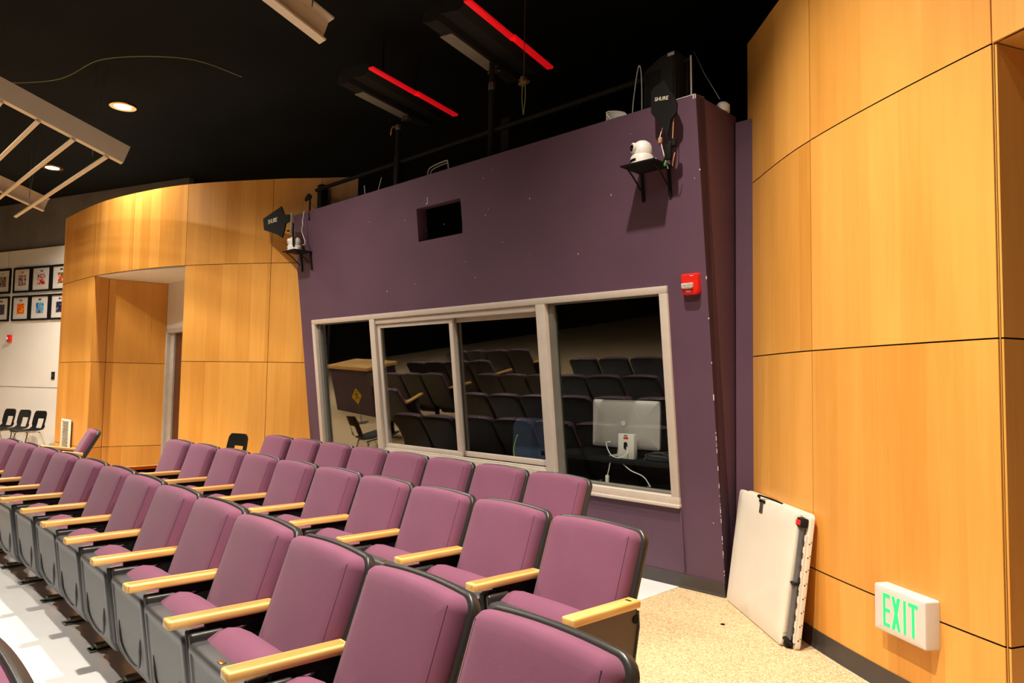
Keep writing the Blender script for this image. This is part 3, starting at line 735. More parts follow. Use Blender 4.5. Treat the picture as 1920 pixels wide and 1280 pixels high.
for ci, (a, b_) in enumerate(cols_):
    for ri, (z0, z1) in enumerate(((3.12, 3.63), (2.545, 3.055))):
        idx = {(0, 0): 0, (1, 0): 1, (2, 0): 2, (0, 1): 3, (1, 1): 4, (2, 1): 5, (3, 0): 6, (3, 1): 7}[(ci, ri)]
        cx, cz = (a + b_) / 2, (z0 + z1) / 2; hw, hh = (b_ - a) / 2, (z1 - z0) / 2
        t = thing('picture_frame', 'black framed %s with wide white mat' % words[idx], 'picture', MWH @ Matrix.Translation((cx, 0, cz)), 'framed photos on the white wall')
        bm = B(); w = .035
        box(bm, -hw, hw, -.03, 0, hh - w, hh, bev=.003); box(bm, -hw, hw, -.03, 0, -hh, -hh + w, bev=.003); box(bm, -hw, -hw + w, -.03, 0, -hh + w, hh - w); box(bm, hw - w, hw, -.03, 0, -hh + w, hh - w)
        obj('frame', bm, M['black'], t)
        obj('mat_board', bx(-hw + w, hw - w, -.012, -.004, -hh + w, hh - w), M['white'], t)
        obj('print', bx(-.12, .12, -.015, -.012, -.115, .095), print_mat(idx, *prints[idx]), t, smooth=False)
        obj('crest', bx(-.05, .04, -.0145, -.012, .14, .175), print_mat(10 + idx, *prints[(idx + 3) % 8]), t, smooth=False)
t = thing('wall_strobe', 'small red alarm with white lens on the white wall', 'fire alarm', MWH @ Matrix.Translation((-1.72, 0, 2.19)))
obj('housing', bx(-.055, .055, -.05, 0, -.07, .07, bev=.008), M['red'], t); obj('lens', bx(-.07, .0, -.085, -.05, -.03, .03, bev=.01), M['white'], t)
t = thing('wall_switch', 'small dark switch plate on the white wall beside the wood panelling', 'switch', MWH @ Matrix.Translation((-.27, 0, 1.445)))
obj('plate', bx(-.05, .05, -.012, 0, -.075, .075, bev=.003), M['fixture'], t); obj('toggle', bx(-.01, .01, -.025, -.012, -.02, .02, bev=.003), M['steel'], t)

# vent grille on the curved wood wall
vd = (V((-5.961, 10.145, 0)) - V((-7.085, 11.223, 0))).normalized()
vm = frame_m(V((-6.535, 10.685, .565)), vd, V((-vd.y, vd.x, 0)), UPV)
t = thing('vent_grille', 'white louvred vent grille low on the curved wood wall', 'vent', vm)
bm = B(); hw, hh = .21, .235
for a in ((-hw, hw, hh - .03, hh), (-hw, hw, -hh, -hh + .03), (-hw, -hw + .05, -hh + .03, hh - .03), (hw - .05, hw, -hh + .03, hh - .03)): box(bm, a[0], a[1], -.06, -.035, a[2], a[3], bev=.003)
obj('grille_frame', bm, M['louver'], t)
bm = B()
for k in range(19):
    z = -hh + .04 + k * .0215; box(bm, -hw + .05, hw - .05, -.0015, .0015, -.011, .011, mt=Matrix.Translation((0, -.047, z)) @ Matrix.Rotation(.75, 4, 'X'))
obj('louvre', bm, M['louver'], t)['kind'] = 'stuff'
obj('duct_back', bx(-hw + .03, hw - .03, -.036, -.03, -hh + .02, hh - .02), M['black'], t)

# ---------------------------------------------------------------- fire alarm on the booth wall
fm = MW @ Matrix.Translation((-.106, 0, 2.145))
t = thing('fire_alarm', 'red fire alarm strobe on the plum wall right of the window', 'fire alarm', fm)
bm = B(); slab(bm, .125, .145, .012, [(.0, 0), (0, -.042), (.004, -.050), (.012, -.052)], rb=.03); obj('housing', bm, M['red'], t)
bm = B(); slab(bm, .088, .042, .01, [(0, -.05), (.002, -.066), (.010, -.070)], rb=.018)
for v in bm.verts: v.co += V((-.010, 0, -.010))
obj('strobe_lens', bm, M['lens'], t)
text_obj('FIRE', .022, M['white'], t, Matrix.Translation((-.008, -.0525, -.048)) @ Matrix.Rotation(PI / 2, 4, 'X'))
bm = B(); box(bm, .012, .038, -.0535, -.052, .054, .058); obj('maker_mark', bm, M['white'], t)

# ---------------------------------------------------------------- camera shelves, cameras, antennas
def shelf(s, z, label):
    m = MU(s, wall_out(z), z)
    t = thing('camera_shelf', label, 'shelf', m, 'black camera shelves on the plum wall')
    obj('shelf_board', bx(-.138, .138, -.235, 0.0, 0, .012, bev=.003), M['black'], t)
    for x in (-.11, .11):
        bm = B(); tl = math.tan(LEAN)
        # upright strap that follows the leaning wall
        prism(bm, [(-.004, 0), (-.012, 0), (-.012 + .2 * tl, -.2), (-.002 + .2 * tl, -.2)], x - .012, x + .012, 'x')
        tube(bm, [(x, -.19, -.003), (x, -.12, -.045), (x, -.03 + .1 * tl, -.125)], .006, 8, smooth_n=4)
        lathe(bm, [(.005, 0), (.005, .004)], (0, 0, 0), 8, mt=Matrix.Translation((x, -.012 + .18 * tl, -.18)) @ Matrix.Rotation(PI / 2, 4, 'X'))
        obj('shelf_bracket', bm, M['black'], t)
    return t
shelf(.343, 2.94, 'black bracket shelf at the plum wall right end under a dome camera')
shelf(5.13, 2.91, 'black bracket shelf at the far left end of the plum wall')
def ptz(s, out, z, label, yaw):
    m = MU(s, out, z) @ Matrix.Rotation(yaw, 4, 'Z')
    t = thing('dome_camera', label, 'camera', m, 'white pan tilt cameras on the shelves')
    bm = B(); lathe(bm, [(.078, 0), (.082, .004), (.082, .045), (.078, .060), (.070, .066)], seg=36); obj('base', bm, M['white'], t)
    bm = B()
    for k in range(14):
        a0 = -PI / 2 - .55 + 1.1 * k / 13
        if k < 13:
            a1 = a0 + 1.1 / 13
            for r0, r1 in ((.0815, .0835),):
                q = [bm.verts.new((r1 * math.cos(a), r1 * math.sin(a), zz)) for a, zz in ((a0, .016), (a1, .016), (a1, .034), (a0, .034))]; bm.faces.new(q)
    obj('sensor_strip', bm, M['dark_lens'], t)
    bm = B(); lathe(bm, [(.066, .060), (.070, .075), (.070, .105), (.066, .130), (.054, .152), (.034, .167), (.012, .172)], seg=36); obj('dome', bm, M['white'], t)
    bm = B(); lathe(bm, [(.036, .0), (.036, .045), (.030, .050)], seg=24, mt=Matrix.Translation((0, -.030, .115)) @ Matrix.Rotation(PI / 2, 4, 'X')); hd = obj('lens_housing', bm, M['white'], t)
    bm = B(); lathe(bm, [(.024, .0), (.024, .0525), (.016, .054)], seg=24, mt=Matrix.Translation((0, -.030, .115)) @ Matrix.Rotation(PI / 2, 4, 'X')); obj('lens', bm, M['dark_lens'], hd)
    bm = B(); box(bm, .06, .10, .02, .06, .0, .03, bev=.003); obj('connector_block', bm, M['white'], t)
    return t
ptz(.365, wall_out(2.94) + .135, 2.952, 'white dome camera on the shelf at the right end of the plum wall', -.5)
ptz(5.16, wall_out(2.91) + .135, 2.922, 'white dome camera on the far left shelf, below a black paddle antenna', -.7)
def antenna(label, m, poly, txt_at, txt_size, rot=0, group='black paddle antennas'):
    t = thing('paddle_antenna', label, 'antenna', m, group)
    bm = B(); prism(bm, poly, -.008, .008, 'y', bev=.003); obj('paddle', bm, M['black'], t)
    text_obj('SHURE', txt_size, M['letter'], t, Matrix.Translation((txt_at[0], -.0088, txt_at[1])) @ Matrix.Rotation(rot, 4, 'Y') @ Matrix.Rotation(PI / 2, 4, 'X'))
    return t
# left: coordinates relative to s=5.10, z=3.28
pl = [(5.811, 3.434), (5.80, 3.46), (5.30, 3.565), (5.21, 3.375), (5.10, 3.345), (5.10, 3.255), (5.19, 3.235), (5.205, 3.17), (5.28, 3.08), (5.40, 3.20), (5.74, 3.28)]
K = .80   # built at its own distance, just off the wall
al = antenna('black paddle antenna at the far left top corner of the plum wall', MU(5.12, .58, 3.27),
             [(-(a - 5.10) * .93, (z - 3.25)) for a, z in [(5.80, 3.36), (5.32, 3.44), (5.24, 3.33), (5.10, 3.31), (5.10, 3.23), (5.20, 3.22), (5.215, 3.14), (5.27, 3.06), (5.40, 3.12), (5.76, 3.215)]], (-.40, .045), .075, .0)
bm = B(); tube(bm, [(0, .0, .02), (.02, .03, -.05), (.03, .04, -.30)], .012, 8); tube(bm, [(-.05, .0, -.12), (.03, .03, -.13)], .01, 8); obj('antenna_clamp', bm, M['black'], al)
bm = B(); box(bm, .005, .035, .0, .02, -.16, .08, bev=.004); obj('grey_bracket', bm, M['gasket'], al)
# small antenna on a mast
sa = thing('mast_antenna', 'small black arrow shaped antenna on a short mast above the left camera', 'antenna', MU(5.00, .40, 3.40))
bm = B(); tube(bm, [(0, 0, -.12), (0, 0, .16)], .012, 8); obj('mast', bm, M['black'], sa)
bm = B(); prism(bm, [(-.11, .15), (-.05, .19), (-.03, .20), (.03, .165), (.02, .13), (-.10, .115)], -.01, .01, 'y', bev=.003); obj('antenna_head', bm, M['black'], sa)
bm = B(); tube(bm, [(.0, 0, .14), (.04, 0, .06), (.11, .02, .0), (.16, .05, -.03)], .003, 6, smooth_n=5); obj('antenna_cable', bm, M['cable_black'], sa)
# right antenna
pr_ = [(.285, 3.30), (.285, 3.455), (.25, 3.475), (.185, 3.50), (.165, 3.475), (.14, 3.42), (.105, 3.37), (.08, 3.31), (.085, 3.25), (.13, 3.215), (.145, 3.12), (.175, 3.12), (.185, 3.17), (.24, 3.24)]
ar = antenna('black paddle antenna by the plum wall right top corner, before the speaker', MU(.185, .50, 3.12), [(-(a - .185), z - 3.12) for a, z in pr_], (-.015, .255), .036, .14)
bm = B(); tube(bm, [(.02, 0, .02), (.025, .01, -.06), (.02, .05, -.14)], .014, 8); lathe(bm, [(.012, -.03), (.02, -.02), (.02, .02), (.012, .03)], (.065, .02, -.06), 12); tube(bm, [(.02, .01, -.05), (.07, .02, -.06)], .012); box(bm, .0, .05, .0, .03, -.17, -.05, bev=.008)
obj('antenna_clamp', bm, M['black'], ar)
# black pouch / splitter hanging by the right camera
t = obj('white_cable', B(), M['cable_white'])
bm = B(); tube(bm, [(.02, 0, .12), (.0, -.01, .03), (-.02, -.01, -.03), (-.015, -.01, -.06), (.0, 0, -.14), (.02, .01, -.22), (.02, .03, -.25)], .0035, 6, smooth_n=6)
bpy.data.objects.remove(t)
t = tag(obj('camera_cable', bm, M['cable_white'], mw=MU(.215, .46, 3.16)), 'white cable hanging beside the right dome camera', 'cable')
obj('inline_adapter', bx(-.030, -.006, -.02, .0, -.075, -.035, bev=.003), mat('tan_adapter', srgb(176, 130, 100), .5), t)
obj('green_tape', bx(.002, .028, -.005, .012, -.235, -.21, bev=.004), M['green'], t)
bm = B(); tube(bm, [(.0, 0, .05), (-.005, 0, -.06), (-.01, 0, -.14)], .003, 6, smooth_n=4); tube(bm, [(.012, 0, -.20), (.0, 0, -.24), (-.02, .02, -.28)], .0035, 6, smooth_n=4)
tag(obj('antenna_cable', bm, mat('copper_cable', srgb(196, 150, 110), .4), mw=MU(.12, .485, 3.19)), 'thin tan cable looping from the right paddle antenna', 'cable')
bm = B(); tube(bm, [(-.01, 0, .18), (.0, -.02, .06), (.01, -.02, .02), (-.01, -.02, -.04), (.0, -.01, -.10), (.035, .0, -.17), (.03, .0, -.21), (-.01, .0, -.21)], .004, 6, smooth_n=6)
tag(obj('camera_cable', bm, M['cable_white'], mw=MU(5.03, .45, 3.20)), 'pale cable dropping to the far left dome camera', 'cable')

# ---------------------------------------------------------------- pipes and equipment on top of the booth
OUT = .15
bm = B(); tube(bm, [MU(s, OUT, 3.735) @ V((0, 0, 0)) for s in (.30, 2.8, 5.30)], .022, 12)
rail = tag(obj('pipe_rail', bm, M['fixture']), 'long dark pipe rail running above the top of the plum wall', 'pipe')
for s, w, z1 in ((5.25, .045, 3.80), (3.72, .03, 3.82), (2.08, .05, 3.82)):
    t = tag(obj('rail_post', bx(-w, w, -.05, .05, 3.345, z1, bev=.004), M['fixture'], mw=MU(s, OUT - .06)),
            {5.25: 'wide black post at the left end of the pipe rail', 3.72: 'dark post carrying the pipe rail left of the chipped mark', 2.08: 'wide dark post under the pipe rail beside the tall lighting pole'}[s], 'post', 'posts of the pipe rail')
for s, z1, lab in ((3.625, 4.12, 'left dark lighting pole rising above the plum wall'), (2.215, 4.36, 'right dark lighting pole rising above the plum wall, with a pale collar')):
    bm = B(); tube(bm, [(0, 0, 3.345), (0, 0, z1)], .027, 14)
    t = tag(obj('lighting_pole', bm, M['fixture'], mw=MU(s, OUT + .03)), lab, 'pole', 'lighting poles')
    bm = B(); lathe(bm, [(.03, z1 - .26), (.033, z1 - .25), (.033, z1 - .20), (.03, z1 - .19)] if s < 3 else [(.03, z1 - .05), (.033, z1 - .045), (.033, z1 - .02), (.03, z1)], seg=16); obj('collar', bm, M['steel'], t)
    bm = B(); lathe(bm, [(.07, 3.345), (.07, 3.355)], seg=20); obj('base_flange', bm, M['fixture'], t)
    if s > 3:
        bm = B(); tube(bm, [(0, -.03, z1 - .03), (-.05, -.03, z1 - .01), (-.08, -.03, z1 - .03), (-.09, -.03, z1 - .09)], .006, 8, smooth_n=4); obj('hook', bm, M['brass'], t)
def strip_light(x, y, label):
    d = V((.512, .859, 0)).normalized(); l = V((-d.y, d.x, 0))
    m = frame_m(V((x, y, 4.45)), d, l, UPV)
    t = thing('strip_light', label, 'stage light', m, 'strip lights above the booth')
    bm = B(); prism(bm, [(.03, -.01), (.03, .05), (.12, .08), (.36, .08), (.45, .02), (.46, -.05), (.40, -.075), (.30, -.075), (.27, -.03), (.10, -.05)], .02, 1.36, 'x'); obj('housing', bm, M['fixture'], t, smooth=False)
    obj('grey_face', bx(.26, 1.02, .325, .45, -.082, -.074), M['fixture_face'], t)
    bm = B(); box(bm, 0, .74, -.03, .03, -.012, .012, bev=.004); box(bm, .68, 1.40, -.045, .02, -.012, .012, bev=.004); obj('red_strip', bm, M['gel'], t)
    bm = B(); lathe(bm, [(.01, -.13), (.04, -.12), (.05, -.09), (.045, -.07)], (1.0, .37, 0), 14); tube(bm, [(.93, .37, -.11), (1.07, .37, -.11)], .007); tube(bm, [(1.0, .30, -.11), (1.0, .44, -.11)], .007); obj('clamp', bm, M['steel'], t)
    bm = B(); tube(bm, [(1.0, .30, -.02), (.98, .25, .2), (.98, .2, .53)], .012); tube(bm, [(.4, .2, .0), (.4, .2, .53)], .012); obj('hanger', bm, M['fixture'], t)
    for k, (a, b_) in enumerate(((.03, .30), (.02, .42))):
        bm = B(); lathe(bm, [(.006, 0), (.004, .008)], (a, b_, .0), 8); obj('screw', bm, M['brass'], t)
    return t
strip_light(-1.406, 6.749, 'dark strip light with a red edge above the plum wall, the lower left one')
strip_light(-.402, 5.496, 'dark strip light with a red edge cut by the top edge of the photo')
t = thing('wall_speaker', 'black box speaker on the plum wall right end, behind the paddle antenna', 'speaker', MU(.355, OUT, 3.345))
bm = B(); prism(bm, [(-.14, .0), (.12, .0), (.12, .47), (.0, .45), (-.14, .38)], -.14, .14, 'y', bev=.012); obj('cabinet', bm, M['fixture'], t)
obj('grille', bx(-.12, .0, -.148, -.138, .04, .35, bev=.003), M['black'], t)
bm = B(); box(bm, .10, .18, -.03, .01, .40, .43, bev=.004); box(bm, .145, .155, -.02, .0, .0, .42); obj('yoke', bm, M['fixture'], t)
obj('white_tag', bx(.07, .12, -.150, -.142, .425, .445), M['silver'], t)
t = tag(obj('thin_rod', B(), M['cable_white']), 'x', 'x'); bpy.data.objects.remove(t)
bm = B(); tube(bm, [(0, 0, 3.36), (.0, 0, 3.50), (-.005, 0, 3.78)], .006, 8); tag(obj('upright_wire', bm, M['cable_white'], mw=MU(.165, .18)), 'thin pale upright wire beside the black speaker', 'wire')
bm = B(); tube(bm, [(.02, 0, 3.80), (.10, 0, 3.62), (.22, .0, 3.40)], .004, 8); tag(obj('stay_wire', bm, M['cable_black'], mw=MU(.165, .18)), 'thin dark stay wire slanting right from the black speaker', 'wire')
bm = B(); tube(bm, [(-.085, 0, 3.36), (-.07, 0, 3.56), (-.03, 0, 3.80), (-.005, 0, 3.78), (.005, 0, 3.60), (.005, 0, 3.36)], .004, 8, smooth_n=6)
tag(obj('looped_cable', bm, M['cable_white'], mw=MU(.56, .22)), 'white cable looped over the pipe rail beside the speaker', 'cable')
bm = B()
for k in range(6):
    w = .14 - .008 * k; pts = [(-w + .02 * k, 0, 3.345 + .003 * k), (-w * .6, -.01 * k, 3.40 + .012 * k), (0.03, .01 * k, 3.425 + .008 * k), (w, 0, 3.36)]
    tube(bm, pts, .005, 6, smooth_n=6)
tag(obj('cable_coil', bm, M['cable_white'], mw=MU(.70, .33)), 'heap of white cable loops on top of the plum wall', 'cable')
bm = B(); tube(bm, [(-.17, 0, 3.34), (-.165, 0, 3.45), (-.12, 0, 3.50), (.08, 0, 3.52), (.13, 0, 3.50), (.15, 0, 3.345)], .006, 8, smooth_n=6); tube(bm, [(-.155, .02, 3.34), (-.15, .02, 3.44), (-.11, .02, 3.485), (.07, .02, 3.505), (.115, .02, 3.48), (.13, .02, 3.345)], .006, 8, smooth_n=6)
tag(obj('conduit_loop', bm, M['silver'], mw=MU(2.80, .30)), 'pale bent conduit loop rising from the top of the plum wall', 'conduit')
bm = B(); tube(bm, [(-.17, 0, 3.57), (-.13, 0, 3.42), (-.05, 0, 3.37), (.08, 0, 3.45), (.15, 0, 3.60)], .004, 6, smooth_n=6); tag(obj('hanging_cable', bm, M['cable_white'], mw=MU(4.0, .22)), 'thin cable drooping between the rail posts on the left', 'cable')
bm = B(); tube(bm, [(0, 0, 3.72), (.03, 0, 3.62), (.0, 0, 3.50), (-.05, 0, 3.38)], .004, 6, smooth_n=6); tag(obj('rail_cable', bm, M['cable_black'], mw=MU(5.0, .18)), 'thin dark cable curling down from the left end of the pipe rail', 'cable')
t = thing('hanging_clamp', 'small brass clamp with a looped cord above the pipe rail', 'clamp', MU(1.83, .16, 3.78))
bm = B(); tube(bm, [(.0, 0, .0), (-.02, 0, .15), (-.012, 0, .27), (.012, 0, .27), (.02, 0, .15), (.0, 0, .0)], .004, 6, smooth_n=5); obj('cord', bm, mat('cord', srgb(150, 160, 100), .7), t)
bm = B(); box(bm, -.05, .05, -.02, .02, .27, .30, bev=.006); box(bm, -.02, .02, -.03, .03, .29, .34, bev=.006); tube(bm, [(-.06, 0, .33), (.07, 0, .28)], .007); tube(bm, [(0, 0, .33), (0, 0, 1.21)], .004, 6); obj('clamp_body', bm, mat('tarnished_brass', srgb(150, 120, 90), .4, .7), t)
bm = B(); lathe(bm, [(.05, 0), (.05, .05), (.03, .07)], seg=16); tag(obj('ceiling_sensor', bm, M['white'], mw=frame_m(P0 + Bv * .02 + Rv * -.03 + UPV * 3.386, -U, -Nn, UPV)), 'small white dome on the top edge of the plum side wall', 'sensor')

# projector behind the small opening
t = thing('projector', 'dark projector with a round lens inside the small opening of the plum wall', 'projector', MU(2.50, wall_out(2.85) - .32, 2.74))
obj('body', bx(-.16, .16, -.10, .25, .0, .30, bev=.02), M['black_plastic'], t)
bm = B(); lathe(bm, [(.06, 0), (.07, .05), (.07, .09), (.055, .09), (.05, .05)], seg=24, mt=Matrix.Translation((.07, -.09, .14)) @ Matrix.Rotation(PI / 2, 4, 'X')); obj('lens_ring', bm, M['steel'], t)
bm = B(); tube(bm, [(.0, -.10, .0), (.0, -.10, .30)], .02); obj('mount', bm, M['fixture'], t)

# ---------------------------------------------------------------- inside the control booth
t = thing('equipment_desk', 'black equipment desk inside the booth behind the right window pane', 'desk', MU(1.0, -.22, .02))
obj('desk_top', bx(-.75, .85, -.18, .5, .80, .835, bev=.004), M['black'], t)
for x in (-.72, .82): obj('leg', bx(x - .02, x + .02, -.14, .46, 0, .80), M['black'], t)
obj('modesty_panel', bx(-.70, .80, .0, .015, .25, .80), M['black'], t)
t = thing('computer_monitor', 'back of a silver computer monitor seen through the right window pane', 'monitor', MU(1.0, -.22, .855))
bm = B(); slab(bm, .655, .385, .02, [(.012, .03), (.004, .03), (0, .02), (0, .002), (.01, -.004), (.04, -.012), (.12, -.020)], fill=4)
for v in bm.verts: v.co.z += .265
obj('display_back', bm, M['silver'], t)
bm = B(); prism(bm, [(-.09, .0), (-.10, .012), (.02, .02), (.03, .20), (.045, .20), (.05, .0)], -.09, .09, 'x'); obj('stand', bm, M['silver'], t)
bm = B(); lathe(bm, [(.022, 0), (.022, .002)], seg=20, mt=Matrix.Translation((0, -.022, .27)) @ Matrix.Rotation(PI / 2, 4, 'X')); obj('round_mark', bm, M['white'], t)
t = thing('white_card_box', 'white upright box with a red spot and a black socket before the monitor', 'box', MU(.905, -.12, .855))
obj('box_body', bx(-.075, .075, -.02, .03, 0, .195, bev=.004), M['white'], t)
obj('red_label', bx(-.022, .022, -.022, -.019, .155, .172, bev=.001), M['red'], t); obj('green_label', bx(-.018, .014, -.022, -.019, .178, .188), M['green'], t)
bm = B(); slab(bm, .03, .055, .014, [(0, -.02), (0, -.028), (.004, -.03)]); 
for v in bm.verts: v.co += V((0, 0, .105))
obj('socket', bm, M['dark_lens'], t)
bm = B(); tube(bm, [(0.03, -.03, .10), (.06, -.06, .04), (.0, -.07, .005), (-.08, -.06, .01), (-.13, -.05, .05), (-.15, -.05, .11), (-.11, -.05, .12)], .004, 6, smooth_n=6)
tube(bm, [(-.03, -.06, -.005), (-.08, -.08, -.03), (-.10, -.08, -.09), (-.115, -.08, -.15)], .004, 6, smooth_n=6); tube(bm, [(-.03, -.06, -.005), (.10, -.08, -.08), (.22, -.075, -.12), (.28, -.07, -.19)], .004, 6, smooth_n=6)
t = tag(obj('charging_cables', bm, M['cable_white'], mw=MU(.93, -.13, .86)), 'tangle of white cables hanging off the booth desk', 'cable')
obj('power_adapter', bx(-.13, -.10, -.09, -.07, -.22, -.14, bev=.006), M['white'], t)
bm = B(); tube(bm, [(.0, 0, 0), (.08, .02, .06), (.22, .0, .05), (.34, 0, .02), (.10, -.03, .01), (.02, 0, .04), (.20, .03, .07)], .008, 6, smooth_n=6); box(bm, .05, .25, -.03, .05, .0, .045, bev=.01)
tag(obj('headset', bm, M['black_plastic'], mw=MU(.76, -.14, .857)), 'black headset and cables beside the white box on the booth desk', 'headset')
t = thing('office_chair', 'blue grey cloth chair back dimly seen inside the booth window', 'chair', MU(2.45, -.75, .02))
bm = B(); slab(bm, .62, .50, .12, [(.04, .05), (0, .03), (0, -.02), (.03, -.05), (.10, -.06)], fill=4)
for v in bm.verts: v.co.z += .82
obj('backrest', bm, M['bluegrey'], t)
bm = B(); slab(bm, .55, .50, .12, [(.03, -.05), (0, -.03), (0, .02), (.04, .04)], fill=3, fn=lambda c: (c.x, c.z + .3, -c.y + .47)); obj('seat', bm, M['bluegrey'], t)
bm = B(); tube(bm, [(0, .3, .06), (0, .3, .43)], .03)
for k in range(5): a = 2 * PI * k / 5; tube(bm, [(0, .3, .08), (.28 * math.cos(a), .3 + .28 * math.sin(a), .04)], .018, 8)
tube(bm, [(0, .3, .45), (0, .02, .5), (0, .03, .70)], .02); obj('base', bm, M['black'], t)
t = tag(obj('booth_cable', B(), M['green']), 'x', 'x'); bpy.data.objects.remove(t)
bm = B(); tube(bm, [(0, 0, .70), (-.03, 0, .82), (0, 0, .93), (.02, 0, .96)], .005, 6, smooth_n=5); tube(bm, [(.0, 0, .70), (.05, 0, .68), (.1, .02, .75)], .005, 6, smooth_n=5); tube(bm, [(0, 0, .70), (.02, .02, .1), (.05, .03, .025)], .004, 6, smooth_n=4)
tag(obj('booth_cable', bm, mat('lime_cable', srgb(170, 190, 90), .5), mw=MU(2.22, -.22)), 'yellowish cable loop just inside the second window pane from the right', 'cable')

# things reflected in the left pane: counter beyond the left aisle
cdv = (V((-8.4, 9.85, 0)) - V((-6.85, 8.78, 0))).normalized()
t = thing('service_counter', 'dark plum counter with a thick wooden top reflected in the left window pane', 'counter', frame_m(V((-6.85, 8.78, 0)), cdv, V((-cdv.y, cdv.x, 0)) * 1, UPV))
obj('counter_body', bx(.04, 1.9, .04, .62, 0, .88), M['counter'], t)
obj('counter_top', bx(0, 1.95, 0, .66, .88, .945, bev=.004), M['bar'], t)
t['label'] = 'dark plum counter with thick wooden top, reflected in the leftmost window pane'
ym = frame_m(V((-6.6, 9.0, .50)), U * -1 if False else V((-.1, .99, 0)).normalized(), V((-.99, -.1, 0)).normalized(), UPV)
t = thing('yellow_sign', 'yellow diamond sign with a black figure reflected in the leftmost window pane', 'sign', ym)
bm = B(); prism(bm, [(0, -.15), (.09, 0), (0, .15), (-.09, 0)], -.004, .004, 'y'); obj('sign_board', bm, M['yellow'], t)
bm = B()
for sgn in (-.0055, .0055):
    tube(bm, [(.0, sgn, .06), (-.01, sgn, .0), (.03, sgn, -.06)], .007, 6); tube(bm, [(-.01, sgn, .0), (-.04, sgn, -.05)], .007, 6); tube(bm, [(-.04, sgn, .05), (.0, sgn, .03), (.04, sgn, .04)], .006, 6); lathe(bm, [(.012, -.001), (.012, .001)], (0, 0, 0), 12, mt=Matrix.Translation((0, sgn, .085)) @ Matrix.Rotation(PI / 2, 4, 'X'))
obj('figure', bm, M['black'], t)
bm = B(); tube(bm, [(0, .0, -.16), (0, .02, -.495)], .008); box(bm, -.10, .10, -.08, .10, -.5, -.488, bev=.002); obj('stand', bm, M['steel'], t)

# ---------------------------------------------------------------- exit sign on the right wall
ed = V((.20924, -.97786, 0)); en = V((.97786, .20924, 0)); eb = V((1.7091, 4.0779, 0))
em = frame_m(eb + ed * .748 + UPV * .408 - en * .028, ed, en, UPV)
t = thing('exit_sign', 'white box EXIT sign with lit green letters low on the right wood wall', 'sign', em)
bm = B(); slab(bm, .318, .212, .010, [(0, .012), (0, -.052), (.004, -.058), (.010, -.060)]); obj('sign_housing', bm, M['white'], t)
for i, ch in enumerate('EXIT'):
    bm = B(); x = (-.098, -.035, .022, .068)[i]; h = .074; st = .015
    w = .044
    if ch == 'E':
        box(bm, 0, st, -.0615, -.0595, -h, h); [box(bm, st, w, -.0615, -.0595, a, a + st) for a in (-h, -st / 2, h - st)]
    if ch == 'X':
        for s in (1, -1):
            q = [(-.012 + s * -.018 + 0, -h), (.006 + s * -.018, -h), (.006 + s * .018 + .0, h), (-.012 + s * .018, h)]
            prism(bm, [(a + .022, b_) for a, b_ in q], -.0615 - .0002 * s, -.0595, 'y')
    if ch == 'I': box(bm, .008, .008 + st, -.0615, -.0595, -h, h)
    if ch == 'T':
        box(bm, .012, .012 + st, -.0615, -.0595, -h, h - st); box(bm, -.008, w + .004, -.0615, -.0595, h - st, h)
    for v in bm.verts: v.co.x += x
    obj('exit_letter', bm, M['exit_green'], t, smooth=False)

# ---------------------------------------------------------------- folded table leaning on the right wall
b0 = V((1.518, 4.0, 0.004)); b1 = V((1.470, 4.925, 0.004)); t0_ = V((1.612, 4.005, .738))
tx = (b0 - b1).normalized(); tz = (t0_ - b0); tz = (tz - tx * tz.dot(tx)).normalized(); ty = tz.cross(tx)   # ty: towards the wall
TW = (b0 - b1).length; TH = .745
tm = frame_m((b0 + b1) / 2, tx, ty, tz)
t = thing('folding_table', 'cream plastic folding table folded in half, leaning on the right wood wall', 'table', tm)
def tslab(y0, y1, w=TW, cut=True):
    bm = B(); slab(bm, w, TH, .03, [(.010, y0), (.002, y0 + .003), (0, y0 + .010), (0, y1 - .004), (.004, y1)], fill=3)
    for v in bm.verts: v.co.z += TH / 2
    return bm
bm = tslab(0, .032)
for v in bm.verts:
    v.co.x = (v.co.x + TW / 2) * (TW - .062) / TW - TW / 2
obj('front_leaf', bm, M['cream'], t, angle=40)
bm = tslab(.056, .084); obj('rear_leaf', bm, M['cream'], t, angle=40)
hx = TW / 2
bm = B(); box(bm, -hx + .03, hx - .085, .03, .058, .02, TH - .02); obj('inner_edge', bm, M['cream'], t)
obj('dark_recess', bx(hx - .086, hx - .070, .012, .056, .05, TH - .03), M['black'], t)
bm = B(); box(bm, hx - .078, hx - .058, .006, .030, .075, TH - .075, bev=.005); obj('front_lip', bm, M['cream'], t)
bm = B(); tube(bm, [(hx - .042, .034, .05), (hx - .042, .034, TH - .05)], .0135, 14); obj('leg_tube', bm, M['grey_tube'], t)
bm = B(); box(bm, hx - .085, hx - .030, .014, .058, .010, .060, bev=.006); tube(bm, [(hx - .075, .012, .05), (hx - .030, .010, .045), (hx - .020, .035, .03), (hx - .04, .055, .02)], .007, 8); obj('leg_bracket', bm, M['fixture'], t)
bm = B(); box(bm, hx - .075, hx - .022, .014, .056, .345, .362, bev=.004); tube(bm, [(hx - .08, .014, .36), (hx - .03, .012, .35), (hx - .018, .05, .37)], .005, 8); obj('leg_clip', bm, M['fixture'], t)
bm = B(); box(bm, hx - .088, hx - .012, .010, .054, TH - .080, TH - .030, bev=.006); obj('leg_lock', bm, M['fixture'], t)
obj('red_button', bx(hx - .078, hx - .018, .004, .02, TH - .070, TH - .042, bev=.004), M['red'], t)
